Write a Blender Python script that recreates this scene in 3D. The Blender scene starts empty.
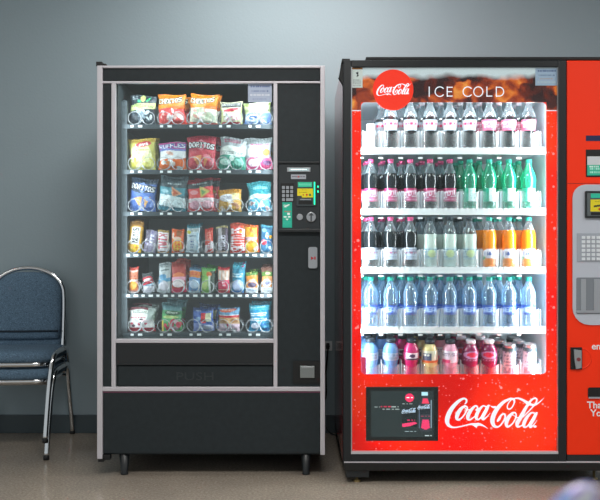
import bpy, math, random
import numpy as np
from mathutils import Vector, Matrix
R = math.radians
sc = bpy.context.scene
COL = sc.collection
F = 813.6                       # focal length in pixels of the 600x500 frame
CY = -3.6                       # camera y
# ------------------------------------------------------------------ camera
cam = bpy.data.cameras.new('camera'); camo = bpy.data.objects.new('camera', cam); COL.objects.link(camo)
cam.sensor_width = 36; cam.lens = F/600*36
camo.location = (0, CY, 1.0); camo.rotation_euler = (R(90), 0, 0)
cam.dof.use_dof = True; cam.dof.focus_distance = 3.62; cam.dof.aperture_fstop = 4.5
cam.clip_start = 0.05
sc.camera = camo
# ------------------------------------------------------------------ view, world
sc.view_settings.view_transform = 'Standard'; sc.view_settings.look = 'None'
sc.view_settings.gamma = 1; sc.view_settings.use_curve_mapping = False
sc.view_settings.exposure = 0.06
sc.cycles.use_denoising = True
sc.cycles.transparent_max_bounces = 32
sc.cycles.max_bounces = 8; sc.cycles.sample_clamp_indirect = 6
w = bpy.data.worlds.new('world'); sc.world = w; w.use_nodes = True
w.node_tree.nodes['Background'].inputs[0].default_value = (0.80, 0.86, 0.88, 1)
w.node_tree.nodes['Background'].inputs[1].default_value = 0.62

def area(name, loc, rot, sx, sy, power, color=(1, 1, 1), spread=180):
    l = bpy.data.lights.new(name, 'AREA'); l.shape = 'RECTANGLE'; l.size = sx; l.size_y = sy
    l.energy = power; l.color = color; l.spread = R(spread)
    o = bpy.data.objects.new(name, l); COL.objects.link(o); o.location = loc; o.rotation_euler = rot
    return o
CEIL = 2.75
# recessed ceiling fixtures (their diffusers are built below)
FIX = [(0.0, 0.05, 1.20, .60, 26), (-0.3, -1.9, 1.2, .6, 42), (2.6, -1.9, 1.2, .6, 30), (-2.9, -2.3, 1.2, .6, 8)]
for i, (x, y, sx, sy, p) in enumerate(FIX):
    area('ceiling_lamp', (x, y, CEIL-.035), (0, 0, 0), sx-.06, sy-.06, p, (1.0, .985, .95))
# lamps inside the snack machine and the drinks machine
area('snack_lamp', (-.46, .055, 1.742), (R(28), 0, 0), .66, .03, 1.2, (.90, .96, 1))
area('snack_lamp', (-.795, .050, 1.17), (0, R(-90), R(30)), 1.05, .025, 2.0, (.90, .96, 1))
area('snack_lamp', (-.145, .050, 1.17), (0, R(90), R(-30)), 1.05, .025, 3.0, (.90, .96, 1))
area('drink_lamp', (.244, -.062, 1.02), (0, R(-90), R(35)), 1.16, .03, 8.5, (.86, .95, 1))
area('drink_lamp', (1.076, -.062, 1.02), (0, R(90), R(-35)), 1.16, .03, 10.5, (.90, .97, 1))
area('drink_lamp', (.66, -.055, 1.66), (R(15), 0, 0), .7, .04, 3.0, (.90, .97, 1))

# lamps behind the printed door panel
area('sign_lamp', (1.012, -.052, 1.06), (R(-90), 0, 0), .035, 1.15, 4.0, (1, .95, .9))
area('sign_lamp', (.96, -.045, .32), (R(-90), 0, 0), .18, .16, 5.0, (1, .95, .9))
area('sign_lamp', (.55, -.045, .20), (R(-90), 0, 0), .50, .08, 1.0, (1, .95, .9))

# ------------------------------------------------------------------ helpers
def lin(c):
    if isinstance(c, str):
        c = c.lstrip('#'); c = [int(c[i:i+2], 16)/255 for i in (0, 2, 4)]
    return tuple((v/12.92 if v <= .04045 else ((v+.055)/1.055)**2.4) for v in c)

def P(px, py, y):
    k = (y-CY)/F
    return Vector(((px-300)*k, y, 1+(250-py)*k))
def X(px, y): return (px-300)*(y-CY)/F
def Z(py, y): return 1+(250-py)*(y-CY)/F

def nodes(name):
    m = bpy.data.materials.new(name); m.use_nodes = True
    return m, m.node_tree.nodes, m.node_tree.links, m.node_tree.nodes['Principled BSDF']
def mat(name, col, rough=.5, metal=0, spec=.5, emit=None, es=0, coat=0, bump=0, bscale=200, var=0, vscale=30):
    m, n, l, b = nodes(name)
    c = lin(col)
    b.inputs['Base Color'].default_value = (*c, 1); b.inputs['Roughness'].default_value = rough
    b.inputs['Metallic'].default_value = metal; b.inputs['Specular IOR Level'].default_value = spec
    b.inputs['Coat Weight'].default_value = coat
    if emit: b.inputs['Emission Color'].default_value = (*lin(emit), 1); b.inputs['Emission Strength'].default_value = es
    if bump or var:
        tc = n.new('ShaderNodeTexCoord')
    if bump:
        t = n.new('ShaderNodeTexNoise'); t.inputs['Scale'].default_value = bscale; t.inputs['Detail'].default_value = 3
        l.new(tc.outputs['Object'], t.inputs['Vector'])
        bp = n.new('ShaderNodeBump'); bp.inputs['Strength'].default_value = bump; bp.inputs['Distance'].default_value = .002
        l.new(t.outputs['Fac'], bp.inputs['Height']); l.new(bp.outputs[0], b.inputs['Normal'])
    if var:
        t = n.new('ShaderNodeTexNoise'); t.inputs['Scale'].default_value = vscale; t.inputs['Detail'].default_value = 4
        l.new(tc.outputs['Object'], t.inputs['Vector'])
        r = n.new('ShaderNodeValToRGB'); r.color_ramp.elements[0].position = .3; r.color_ramp.elements[1].position = .7
        r.color_ramp.elements[0].color = (*[v*(1-var) for v in c], 1); r.color_ramp.elements[1].color = (*[min(1, v*(1+var)) for v in c], 1)
        l.new(t.outputs['Fac'], r.inputs[0]); l.new(r.outputs[0], b.inputs['Base Color'])
    return m
def clear(name, tint, amount, rough=.05, gloss=None, difcol=None):
    """clear plastic or glass: transparent, with a share of diffuse colour and a fresnel gloss"""
    m, n, l, b = nodes(name); n.remove(b); out = n['Material Output']
    tr = n.new('ShaderNodeBsdfTransparent'); tr.inputs[0].default_value = (*lin(tint), 1)
    df = n.new('ShaderNodeBsdfDiffuse'); df.inputs[0].default_value = (*lin(difcol or tint), 1)
    gl = n.new('ShaderNodeBsdfGlossy'); gl.inputs['Roughness'].default_value = rough
    m1 = n.new('ShaderNodeMixShader'); m1.inputs[0].default_value = amount
    l.new(tr.outputs[0], m1.inputs[1]); l.new(df.outputs[0], m1.inputs[2])
    m2 = n.new('ShaderNodeMixShader')
    if gloss is None:
        fr = n.new('ShaderNodeFresnel'); fr.inputs[0].default_value = 1.45; l.new(fr.outputs[0], m2.inputs[0])
    else: m2.inputs[0].default_value = gloss
    l.new(m1.outputs[0], m2.inputs[1]); l.new(gl.outputs[0], m2.inputs[2]); l.new(m2.outputs[0], out.inputs[0])
    return m

class MB:
    def __init__(s): s.v = []; s.f = []; s.m = []; s.sm = []
    def add(s, vs, fs, mi=0, smooth=False):
        o = len(s.v); s.v += [tuple(v) for v in vs]
        for f in fs: s.f.append([i+o for i in f]); s.m.append(mi); s.sm.append(smooth)
        return s
    def box(s, x0, x1, y0, y1, z0, z1, mi=0):
        vs = [(x, y, z) for x in (x0, x1) for y in (y0, y1) for z in (z0, z1)]
        return s.add(vs, [(0,1,3,2),(4,6,7,5),(0,4,5,1),(2,3,7,6),(0,2,6,4),(1,5,7,3)], mi)
    def pbox(s, px0, px1, py0, py1, y0, y1, mi=0):
        """box whose front face (at y0) spans the pixel rectangle"""
        return s.box(X(px0, y0), X(px1, y0), y0, y1, Z(py1, y0), Z(py0, y0), mi)
    def prism(s, poly, y0, y1, mi=0, smooth=False):
        n = len(poly)
        vs = [(x, y0, z) for x, z in poly]+[(x, y1, z) for x, z in poly]
        s.add(vs, [tuple(range(n)), tuple(range(2*n-1, n-1, -1))], mi)
        return s.add(vs, [(i, i+n, (i+1) % n+n, (i+1) % n) for i in range(n)], mi, smooth)
    def tube(s, pts, r, seg=10, closed=False, mi=0, flat=1.0):
        pts = [Vector(p) for p in pts]; n = len(pts); rr = r if hasattr(r, '__len__') else [r]*n
        vs = []; up = None
        for i, p in enumerate(pts):
            a = pts[(i-1) % n] if (closed or i > 0) else p; b = pts[(i+1) % n] if (closed or i < n-1) else p
            t = (b-a).normalized()
            if up is None: up = Vector((0, 0, 1)) if abs(t.z) < .9 else Vector((0, 1, 0))
            u = (up-t*up.dot(t)).normalized(); w_ = t.cross(u); up = u
            for k in range(seg):
                an = 2*math.pi*k/seg
                vs.append(p+(u*math.cos(an)*flat+w_*math.sin(an))*rr[i])
        fs = []
        for i in range(n if closed else n-1):
            j = (i+1) % n
            for k in range(seg): k2 = (k+1) % seg; fs.append((i*seg+k, i*seg+k2, j*seg+k2, j*seg+k))
        s.add(vs, fs, mi, True)
        if not closed: s.add([], []); o = len(s.v)-n*seg; s.f.append([o+k for k in range(seg-1, -1, -1)]); s.m.append(mi); s.sm.append(False); s.f.append([o+(n-1)*seg+k for k in range(seg)]); s.m.append(mi); s.sm.append(False)
        return s
    def lathe(s, prof, c=(0, 0, 0), seg=20, mi=0, axis='z', mif=None, flat_ends=True):
        vs = []; n = len(prof)
        for r, z in prof:
            for k in range(seg):
                a = 2*math.pi*k/seg; x, y = r*math.cos(a), r*math.sin(a)
                vs.append((c[0]+x, c[1]+y, c[2]+z) if axis == 'z' else (c[0]+x, c[1]+z, c[2]+y))
        o = len(s.v); s.v += vs
        for i in range(n-1):
            for k in range(seg):
                k2 = (k+1) % seg
                f = (i*seg+k, i*seg+k2, (i+1)*seg+k2, (i+1)*seg+k)
                if axis != 'z': f = f[::-1]
                s.f.append([q+o for q in f]); s.m.append(mif(i) if mif else mi); s.sm.append(True)
        if flat_ends:
            f1 = [o+k for k in range(seg-1, -1, -1)]; f2 = [o+(n-1)*seg+k for k in range(seg)]
            if axis != 'z': f1 = f1[::-1]; f2 = f2[::-1]
            s.f += [f1, f2]; s.m += [mif(0) if mif else mi, mif(n-2) if mif else mi]; s.sm += [False, False]
        return s
    def mesh(s, name, mats, off=(0, 0, 0)):
        me = bpy.data.meshes.new(name)
        me.from_pydata([(v[0]-off[0], v[1]-off[1], v[2]-off[2]) for v in s.v], [], s.f)
        for m in (mats if isinstance(mats, (list, tuple)) else [mats]): me.materials.append(m)
        me.polygons.foreach_set('material_index', s.m); me.polygons.foreach_set('use_smooth', s.sm); me.update()
        return me
    def build(s, name, mats, parent=None, off=None, bevel=0, seg=2):
        if off is None: off = tuple(base_of(parent)) if parent else (0, 0, 0)
        o = bpy.data.objects.new(name, s.mesh(name, mats, off)); COL.objects.link(o)
        if parent: o.parent = parent
        if bevel:
            b = o.modifiers.new('bevel', 'BEVEL'); b.width = bevel; b.segments = seg; b.limit_method = 'ANGLE'; b.angle_limit = R(40)
        return o
def base_of(o):
    v = Vector((0, 0, 0))
    while o: v += Vector(o.location); o = o.parent
    return v
def tag(o, label=None, cat=None, group=None, kind=None):
    if label: o['label'] = label
    if cat: o['category'] = cat
    if group: o['group'] = group
    if kind: o['kind'] = kind
    return o
def empty(name, loc, label=None, cat=None, group=None, rot=(0, 0, 0)):
    o = bpy.data.objects.new(name, None); COL.objects.link(o); o.location = loc; o.rotation_euler = rot
    o.empty_display_size = .05
    return tag(o, label, cat, group)
def copy_tree(o, parent=None):
    c = o.copy(); COL.objects.link(c)
    if parent: c.parent = parent
    for ch in list(o.children): copy_tree(ch, c)
    return c
def rrect(x0, x1, z0, z1, r, n=5, rs=None):
    rs = rs or (r, r, r, r); pts = []          # order: bl, br, tr, tl
    for (cx, cz, a0, q) in ((x0, z0, 180, rs[0]), (x1, z0, 270, rs[1]), (x1, z1, 0, rs[2]), (x0, z1, 90, rs[3])):
        sx = 1 if cx == x0 else -1; sz = 1 if cz == z0 else -1
        for k in range(n+1):
            a = R(a0+90*k/n); pts.append((cx+sx*q+q*math.cos(a), cz+sz*q+q*math.sin(a)))
    return pts
def prr(px0, px1, py0, py1, y, rpx, rs=None):
    k = (y-CY)/F
    return rrect(X(px0, y), X(px1, y), Z(py1, y), Z(py0, y), rpx*k, rs=[q*k for q in rs] if rs else None)
def text_mesh(name, body, size, m, parent, loc, align='CENTER', bold=0, extrude=.0006, shear=0, xs=1.0):
    cu = bpy.data.curves.new(name, 'FONT'); cu.body = body; cu.size = size; cu.align_x = align; cu.align_y = 'CENTER'
    cu.extrude = extrude; cu.offset = bold; cu.shear = shear; cu.resolution_u = 3
    t = bpy.data.objects.new(name, cu); COL.objects.link(t)
    bpy.context.view_layer.update()
    me = bpy.data.meshes.new_from_object(t.evaluated_get(bpy.context.evaluated_depsgraph_get()))
    bpy.data.objects.remove(t)
    me.name = name; me.materials.clear(); me.materials.append(m)
    off = base_of(parent) if parent else Vector((0, 0, 0))
    me.transform(Matrix.Translation(Vector(loc)-off) @ Matrix.Rotation(R(90), 4, 'X') @ Matrix.Diagonal((xs, 1, 1, 1)))
    o = bpy.data.objects.new(name, me); COL.objects.link(o); o.parent = parent
    return o

# ------------------------------------------------------------------ printed art
FONT = {'A':'7E1111117E','B':'7F49494936','C':'3E41414122','D':'7F4141221C','E':'7F49494941','F':'7F09090901','G':'3E4149497A','H':'7F0808087F',
'I':'00417F4100','J':'2040413F01','K':'7F08142241','L':'7F40404040','M':'7F020C027F','N':'7F0408107F','O':'3E4141413E','P':'7F09090906',
'R':'7F09192946','S':'4649494931','T':'01017F0101','U':'3F4040403F','V':'1F2040201F','W':'3F4038403F','X':'6314081463','Y':'0708700807',
'Z':'6151494543',"'":'0005030000','&':'3649552250',' ':'0000000000','3':'2141454B31','-':'0808080808','a':'2054545478','y':'0C5050503C','s':'4854545420',
'm':'7C04180478','r':'7C08040408','t':'043F444020','f':'087E090102','o':'3844444438','d':'384444487F','n':'7C08040478','i':'00447D4000','h':'7F08040478','k':'7F10284400','e':'3854545418'}
class Art:
    def __init__(s, W, H, col):
        s.W, s.H = W, H; s.a = np.zeros((H, W, 3)); s.a[:] = lin(col)
        s.u, s.v = np.meshgrid((np.arange(W)+.5)/W, (np.arange(H)+.5)/H)
        s.asp = H/W
        s.rng = np.random.RandomState(5)
    def put(s, mask, col): s.a[mask] = lin(col)
    def r(s, x0, y0, x1, y1, col): s.put((s.u >= x0) & (s.u < x1) & (s.v >= y0) & (s.v < y1), col); return s
    def e(s, cx, cy, rx, ry, col, rot=0):
        c, q = math.cos(R(rot)), math.sin(R(rot)); du, dv = s.u-cx, (s.v-cy)*s.asp
        x = du*c+dv*q; y = -du*q+dv*c
        s.put((x/rx)**2+(y/(ry*s.asp))**2 < 1, col); return s
    def p(s, pts, col):
        m = np.zeros_like(s.u, bool); n = len(pts)
        for i in range(n):
            (xa, ya), (xb, yb) = pts[i], pts[(i+1) % n]
            if ya == yb: continue
            m ^= ((s.v < ya) != (s.v < yb)) & (s.u < (xb-xa)*(s.v-ya)/(yb-ya)+xa)
        s.put(m, col); return s
    def b(s, y0, y1, col, slope=0, amp=0, fr=2):      # band across, may slope or wave
        o = slope*(s.u-.5)+amp*np.sin(s.u*fr*6.283)
        s.put((s.v+o >= y0) & (s.v+o < y1), col); return s
    def t(s, cx, cy, w_, h, txt, col, rot=0, out=None, arch=0):
        c, q = math.cos(R(rot)), math.sin(R(rot)); du, dv = s.u-cx, (s.v-cy)*s.asp
        x = du*c+dv*q; y = -du*q+dv*c+arch*(du*du)
        n = len(txt)*6-1; bm = np.zeros((9, n+2), bool)
        for i, ch in enumerate(txt):
            hx = FONT.get(ch) or FONT.get(ch.upper()) or FONT[' ']
            for k in range(5):
                v = int(hx[2*k:2*k+2], 16)
                for j in range(7): bm[j+1, i*6+k+1] = (v >> j) & 1
        def samp(g, ox=0, oy=0):
            ix = np.floor((x/w_+.5)*n+1+ox).astype(int); iy = np.floor((y/(h*s.asp)+.5)*7+1+oy).astype(int)
            ok = (ix >= 0) & (ix < n+2) & (iy >= 0) & (iy < 9)
            m = np.zeros_like(s.u, bool); m[ok] = g[iy[ok], ix[ok]]; return m
        if out:
            mm = np.zeros_like(s.u, bool)
            for ox in (-1.2, 0, 1.2):
                for oy in (-1, 0, 1): mm |= samp(bm, ox, oy)
            s.put(mm, out)
        s.put(samp(bm)|samp(bm, .4, 0)|samp(bm, 0, .25), col); return s
    def q(s, x0, y0, x1, y1, col, rows=2, seed=1):     # rows of small unreadable print
        rg = np.random.RandomState(seed)
        for k in range(rows):
            ya = y0+(y1-y0)*k/rows; yb = ya+(y1-y0)/rows*.6; x = x0
            while x < x1:
                d = .02+.05*rg.rand(); s.r(x, ya, min(x+d, x1), yb, col); x += d+.025
        return s
    def blobs(s, n, x0, y0, x1, y1, cols, rx, ry, seed=1):
        rg = np.random.RandomState(seed)
        for k in range(n):
            s.e(x0+(x1-x0)*rg.rand(), y0+(y1-y0)*rg.rand(), rx*(.6+.7*rg.rand()), ry*(.6+.7*rg.rand()), cols[k % len(cols)], rg.rand()*180)
        return s
    def samp(s, U, V):
        ix = np.clip((U*s.W).astype(int), 0, s.W-1); iy = np.clip((V*s.H).astype(int), 0, s.H-1)
        return s.a[iy, ix]
def art_mat(name, rough=.35, coat=0., emit=0):
    m, n, l, b = nodes(name)
    a = n.new('ShaderNodeAttribute'); a.attribute_name = 'art'
    l.new(a.outputs['Color'], b.inputs['Base Color']); b.inputs['Roughness'].default_value = rough
    b.inputs['Coat Weight'].default_value = coat
    if emit: l.new(a.outputs['Color'], b.inputs['Emission Color']); b.inputs['Emission Strength'].default_value = emit
    return m
M_PRINT = art_mat('printed_film', .30, .1)
def crinkle(m):
    n, l = m.node_tree.nodes, m.node_tree.links; tc = n.new('ShaderNodeTexCoord'); t = n.new('ShaderNodeTexNoise')
    t.inputs['Scale'].default_value = 38; t.inputs['Detail'].default_value = 3; t.inputs['Distortion'].default_value = 1.2
    l.new(tc.outputs['Object'], t.inputs['Vector']); bp = n.new('ShaderNodeBump'); bp.inputs['Strength'].default_value = .75; bp.inputs['Distance'].default_value = .012
    l.new(t.outputs['Fac'], bp.inputs['Height']); l.new(bp.outputs[0], n['Principled BSDF'].inputs['Normal'])
M_BAG = art_mat('crinkled_film', .27, .1); crinkle(M_BAG)
M_PAPER = art_mat('printed_paper', .6)
M_SCREEN = art_mat('lit_screen', .2, 0, 1.1)
def set_art(me, cols):
    ca = me.color_attributes.new('art', 'FLOAT_COLOR', 'POINT')
    c = np.ones((len(me.vertices), 4)); c[:, :3] = cols
    ca.data.foreach_set('color', c.ravel())
def art_plane(name, art, x0, x1, z0, z1, y, parent, m=M_PAPER, thick=.0015):
    """flat printed sheet facing the camera, as a grid that carries its print"""
    W, H = art.W, art.H; mb = MB()
    for j in range(H):
        for i in range(W):
            xa = x0+(x1-x0)*i/(W-1); za = z1-(z1-z0)*j/(H-1); mb.v.append((xa, y, za))
    for j in range(H-1):
        for i in range(W-1): a = j*W+i; mb.f.append([a, a+W, a+W+1, a+1]); mb.m.append(0); mb.sm.append(False)
    n = len(mb.v)
    mb.add([(x0, y+thick, z0), (x1, y+thick, z0), (x1, y+thick, z1), (x0, y+thick, z1)], [(0, 3, 2, 1)])
    mb.f += [[(H-1)*W, n, n+1, H*W-1], [0, W-1, n+2, n+3], [0, n+3, n, (H-1)*W], [W-1, H*W-1, n+1, n+2]]
    mb.m += [0]*4; mb.sm += [False]*4
    o = mb.build(name, m, parent)
    cols = np.vstack([art.a.reshape(-1, 3), np.tile(art.a.mean((0, 1)), (4, 1))]); set_art(o.data, cols)
    return o
def pouch(art, w_, h, t, seed=0, crimp=.05, square=0.0):
    """pillow bag: front and back sheets with crimped top and bottom; base at z=0, print on front"""
    W, H = art.W, art.H; rg = np.random.RandomState(seed)
    u, v = np.meshgrid(np.linspace(0, 1, W), np.linspace(0, 1, H))
    vv = np.clip((v-crimp)/(1-2*crimp), 0, 1)
    puff = np.clip(np.sin(np.pi*u), 0, 1)**(.55)*np.clip(np.sin(np.pi*vv), 0, 1)**(.5-.2*square)
    n = np.zeros_like(u)
    for k in range(7):
        a, b_, ph = rg.uniform(2, 9), rg.uniform(2, 9), rg.uniform(0, 6)
        n += np.sin(a*u*2+b_*v*3*(1 if k % 2 else -1)+ph)/7
    edge = np.exp(-vv*9)+np.exp(-(1-vv)*9)
    puff = puff*(1+.28*n+.0)+.10*edge*np.sin(u*60+rg.rand()*6)*np.clip(np.sin(np.pi*vv), 0, 1)**.3
    wx = w_*(1-.075*np.sin(np.pi*vv)**.6*(1-square)+.012*np.sin(v*17+seed))
    z = h*(1-v)+.018*h*np.sin(u*5+seed)*(v < .5)*(1-v)*1.4
    x = (u-.5)*wx+.015*w_*np.sin(v*7+seed)
    cr = .0012*np.sin(u*W*.9)*(np.minimum(v, 1-v) < crimp)
    yf = -t/2*puff+cr-.0004; yb = t/2*puff*.8+cr+.0004
    vs = np.vstack([np.stack([x, yf, z], -1).reshape(-1, 3), np.stack([x, yb, z], -1).reshape(-1, 3)])
    N = W*H; fs = []
    for j in range(H-1):
        for i in range(W-1):
            a = j*W+i; fs.append((a, a+W, a+W+1, a+1)); fs.append((N+a, N+a+1, N+a+W+1, N+a+W))
    for i in range(W-1): fs.append((i, i+1, N+i+1, N+i)); a = (H-1)*W+i; fs.append((a, N+a, N+a+1, a+1))
    for j in range(H-1): a = j*W; fs.append((a, N+a, N+a+W, a+W)); a = j*W+W-1; fs.append((a, a+W, N+a+W, N+a))
    me = bpy.data.meshes.new('snack_bag'); me.from_pydata(vs.tolist(), [], fs)
    me.polygons.foreach_set('use_smooth', [True]*len(fs)); me.materials.append(M_BAG); me.update()
    c = art.a.reshape(-1, 3); set_art(me, np.vstack([c, c]))
    return me

# script lettering, drawn as ribbons with swelling strokes
SCRIPT = [
 [(275,152,10),(292,128,20),(290,104,20),(262,92,22),(205,122,34),(140,190,44),(97,265,50),(80,335,48),(98,385,34),(150,408,18),(220,400,14),(300,381,15),(350,372,22),(395,380,40),(425,374,32),(455,380,24),(490,396,13),(528,422,2)],
 [(380,392,12),(400,402,16),(400,416,2)],
 [(275,172,18),(235,202,36),(198,258,44),(187,308,36),(212,322,22),(255,288,16),(292,228,18),(302,190,18),(275,172,18)],
 [(270,190,8),(300,215,10),(335,208,8)],
 [(398,218,18),(416,194,18),(392,172,20),(348,212,34),(314,268,42),(308,312,34),(335,322,20),(380,290,12),(415,262,8)],
 [(505,182,14),(475,172,18),(435,212,32),(405,268,40),(402,310,32),(430,318,18),(478,262,14),(515,195,18)],
 [(552,166,6),(530,176,30),(503,230,38),(470,292,38),(478,320,24),(518,290,12),(552,250,5)],
 [(562,176,8),(585,186,22),(608,186,24)],
 [(778,92,20),(703,128,34),(635,196,44),(590,275,50),(577,345,48),(600,394,34),(643,400,18),(685,360,18),(716,302,22),(708,262,20),(676,272,20),(652,312,32),(634,338,20)],
 [(778,92,20),(812,104,24),(815,140,18),(790,190,16),(758,208,16),(740,190,14),(748,150,13),(783,104,12)],
 [(800,95,10),(853,88,18),(905,106,26),(953,135,34),(993,156,30),(1043,160,22),(1093,130,14),(1141,85,3)],
 [(826,246,14),(795,252,26),(750,305,44),(729,366,40),(745,400,26),(793,370,16),(832,305,18),(836,262,16),(822,245,12)],
 [(800,270,8),(850,300,10),(880,290,8)],
 [(1043,86,16),(1000,112,24),(945,190,34),(890,290,44),(850,360,44),(853,398,28),(893,390,14),(940,345,9)],
 [(1043,86,16),(1064,104,20),(1045,150,18),(985,220,14),(913,292,12)],
 [(1035,250,16),(1000,250,20),(955,298,34),(925,356,40),(923,398,28),(953,400,16),(1000,342,14),(1040,272,18)],
 [(1070,246,8),(1058,256,28),(1025,320,38),(990,380,36),(998,405,24),(1033,375,12),(1065,330,5)],
 [(1036,398,22),(1050,398,24)],
]
def catmull(pts, sub=5):
    out = []; n = len(pts)
    for i in range(n-1):
        p0, p1, p2, p3 = pts[max(i-1, 0)], pts[i], pts[i+1], pts[min(i+2, n-1)]
        for k in range(sub):
            t = k/sub
            out.append(tuple(.5*((2*b)+(-a+c)*t+(2*a-5*b+4*c-d)*t*t+(-a+3*b-3*c+d)*t**3) for a, b, c, d in zip(p0, p1, p2, p3)))
    out.append(tuple(pts[-1])); return out
def ribbon(mb, pts, fx, y, mi=0, sub=5):
    """pts: (x,y,width) in drawing units; fx maps drawing (x,y) to world x,z"""
    q = catmull(pts, sub) if sub > 1 else pts; n = len(q); L = []; Rr = []
    for i, (x, z, w_) in enumerate(q):
        a = q[max(i-1, 0)]; b = q[min(i+1, n-1)]; dx, dz = b[0]-a[0], b[1]-a[1]; d = math.hypot(dx, dz) or 1
        nx, nz = -dz/d*w_/2, dx/d*w_/2
        L.append(fx(x+nx, z+nz)); Rr.append(fx(x-nx, z-nz))
    vs = [(a, y, b) for a, b in L]+[(a, y, b) for a, b in Rr]
    mb.add(vs, [(i, i+1, n+i+1, n+i) for i in range(n-1)], mi)
    for e in (0, n-1):                       # round ends
        x, z, w_ = q[e]; c = [fx(x+w_/2*math.cos(t*math.pi/5), z+w_/2*math.sin(t*math.pi/5)) for t in range(10)]
        mb.add([(a, y, b) for a, b in c], [tuple(range(10))], mi)
def script_logo(name, px0, px1, pyc, y, m, parent, rot=0):
    """fits the lettering between two pixel columns at depth y"""
    k = (X(px1, y)-X(px0, y))/1090.; x0 = X(px0, y); zc = Z(pyc, y); mb = MB(); c, s = math.cos(R(rot)), math.sin(R(rot))
    def fx(a, b): u, v = (a-52-545)*k, -(b-250)*k; return x0+545*k+u*c-v*s, zc+u*s+v*c
    for i, st in enumerate(SCRIPT): ribbon(mb, st, fx, y)
    return mb.build(name, m, parent)

# ------------------------------------------------------------------ materials
M_BLACK = mat('black_laminate', '#21292d', .6, spec=.35, bump=.15, bscale=900, var=.12, vscale=40)
M_BLACKP = mat('black_plastic', '#1b1f22', .4)
M_DEEP = mat('deep_black', '#0c0e10', .6)
M_SILVER = mat('anodised_trim', '#c9c6cd', .45, .25)
M_CHROME = mat('chrome', '#d8dadd', .12, 1)
M_STEEL = mat('brushed_steel', '#b4b6ba', .3, .85)
M_GREYP = mat('grey_plastic', '#9aa0a8', .45)
M_GLASS2 = clear('door_glass', '#f4f8f8', 0.01, .02, gloss=.012, difcol='#c8d8dc')
M_BACKIN = mat('back_liner', '#b4c0c6', .7)  # dark back wall coloured pale to imitate the haze of the glass
M_INNER = mat('dark_interior', '#242d32', .7, var=.08)
M_SHELF = mat('shelf_metal', '#3a444b', .5, .1)
M_RAILD = mat('rail_grey', '#2e383e', .6)
M_WHITEP = mat('white_plastic', '#eef2f4', .4)
M_LABEL = mat('white_label', '#f4f6f8', .6)
M_TUBE = mat('lit_tube', '#ffffff', .5, emit='#f2faff', es=6)
M_WIRE = mat('coil_wire', '#c8ccd2', .25, .3)
M_GLASS = clear('window_glass', '#f2f8f8', 0.015, .02, gloss=.055, difcol='#c8d8dc')
M_RED = mat('red_paint', '#ff3508', .5, spec=.3)
M_REDSIDE = mat('red_side_panel', '#962428', .12)
M_BADGE = mat('badge_red', '#e83018', .4, emit='#f02c12', es=.5, spec=.3)
M_LETTER = mat('white_letters', '#c8c8d0', .6, emit='#f4f2fa', es=.8, spec=.1)
M_LETTER2 = mat('white_print', '#f4f2f4', .5)
M_WALLIN = mat('cooler_liner', '#dfeaf0', .5)
M_RAIL = mat('white_rail', '#f2f7fa', .4)
def facing(m, lo, hi, power=.5):
    n, l = m.node_tree.nodes, m.node_tree.links
    lw = n.new('ShaderNodeLayerWeight'); lw.inputs[0].default_value = power
    mr = n.new('ShaderNodeMapRange'); mr.inputs[3].default_value = lo; mr.inputs[4].default_value = hi
    l.new(lw.outputs['Facing'], mr.inputs[0]); mx = [q for q in n if q.type == 'MIX_SHADER'][0]; l.new(mr.outputs[0], mx.inputs[0]); return m
M_CLEAR = facing(clear('clear_guard', '#f8fcff', .2, .12, gloss=.08, difcol='#ffffff'), .03, 1.0)
M_CLEARD = clear('clear_divider', '#eef6fb', .6, .15, gloss=.12, difcol='#f4faff')
M_TEAL = mat('teal_label', '#25c0a0', .5)
M_YEL = mat('yellow_label', '#e8d81c', .5)
M_GREEN = mat('green_light', '#0f8f60', .4, emit='#20ffa8', es=2.5)
M_BRASS = mat('brass_foot', '#b8a070', .3, .8)
M_RUB = mat('rubber', '#16181a', .7)

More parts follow.
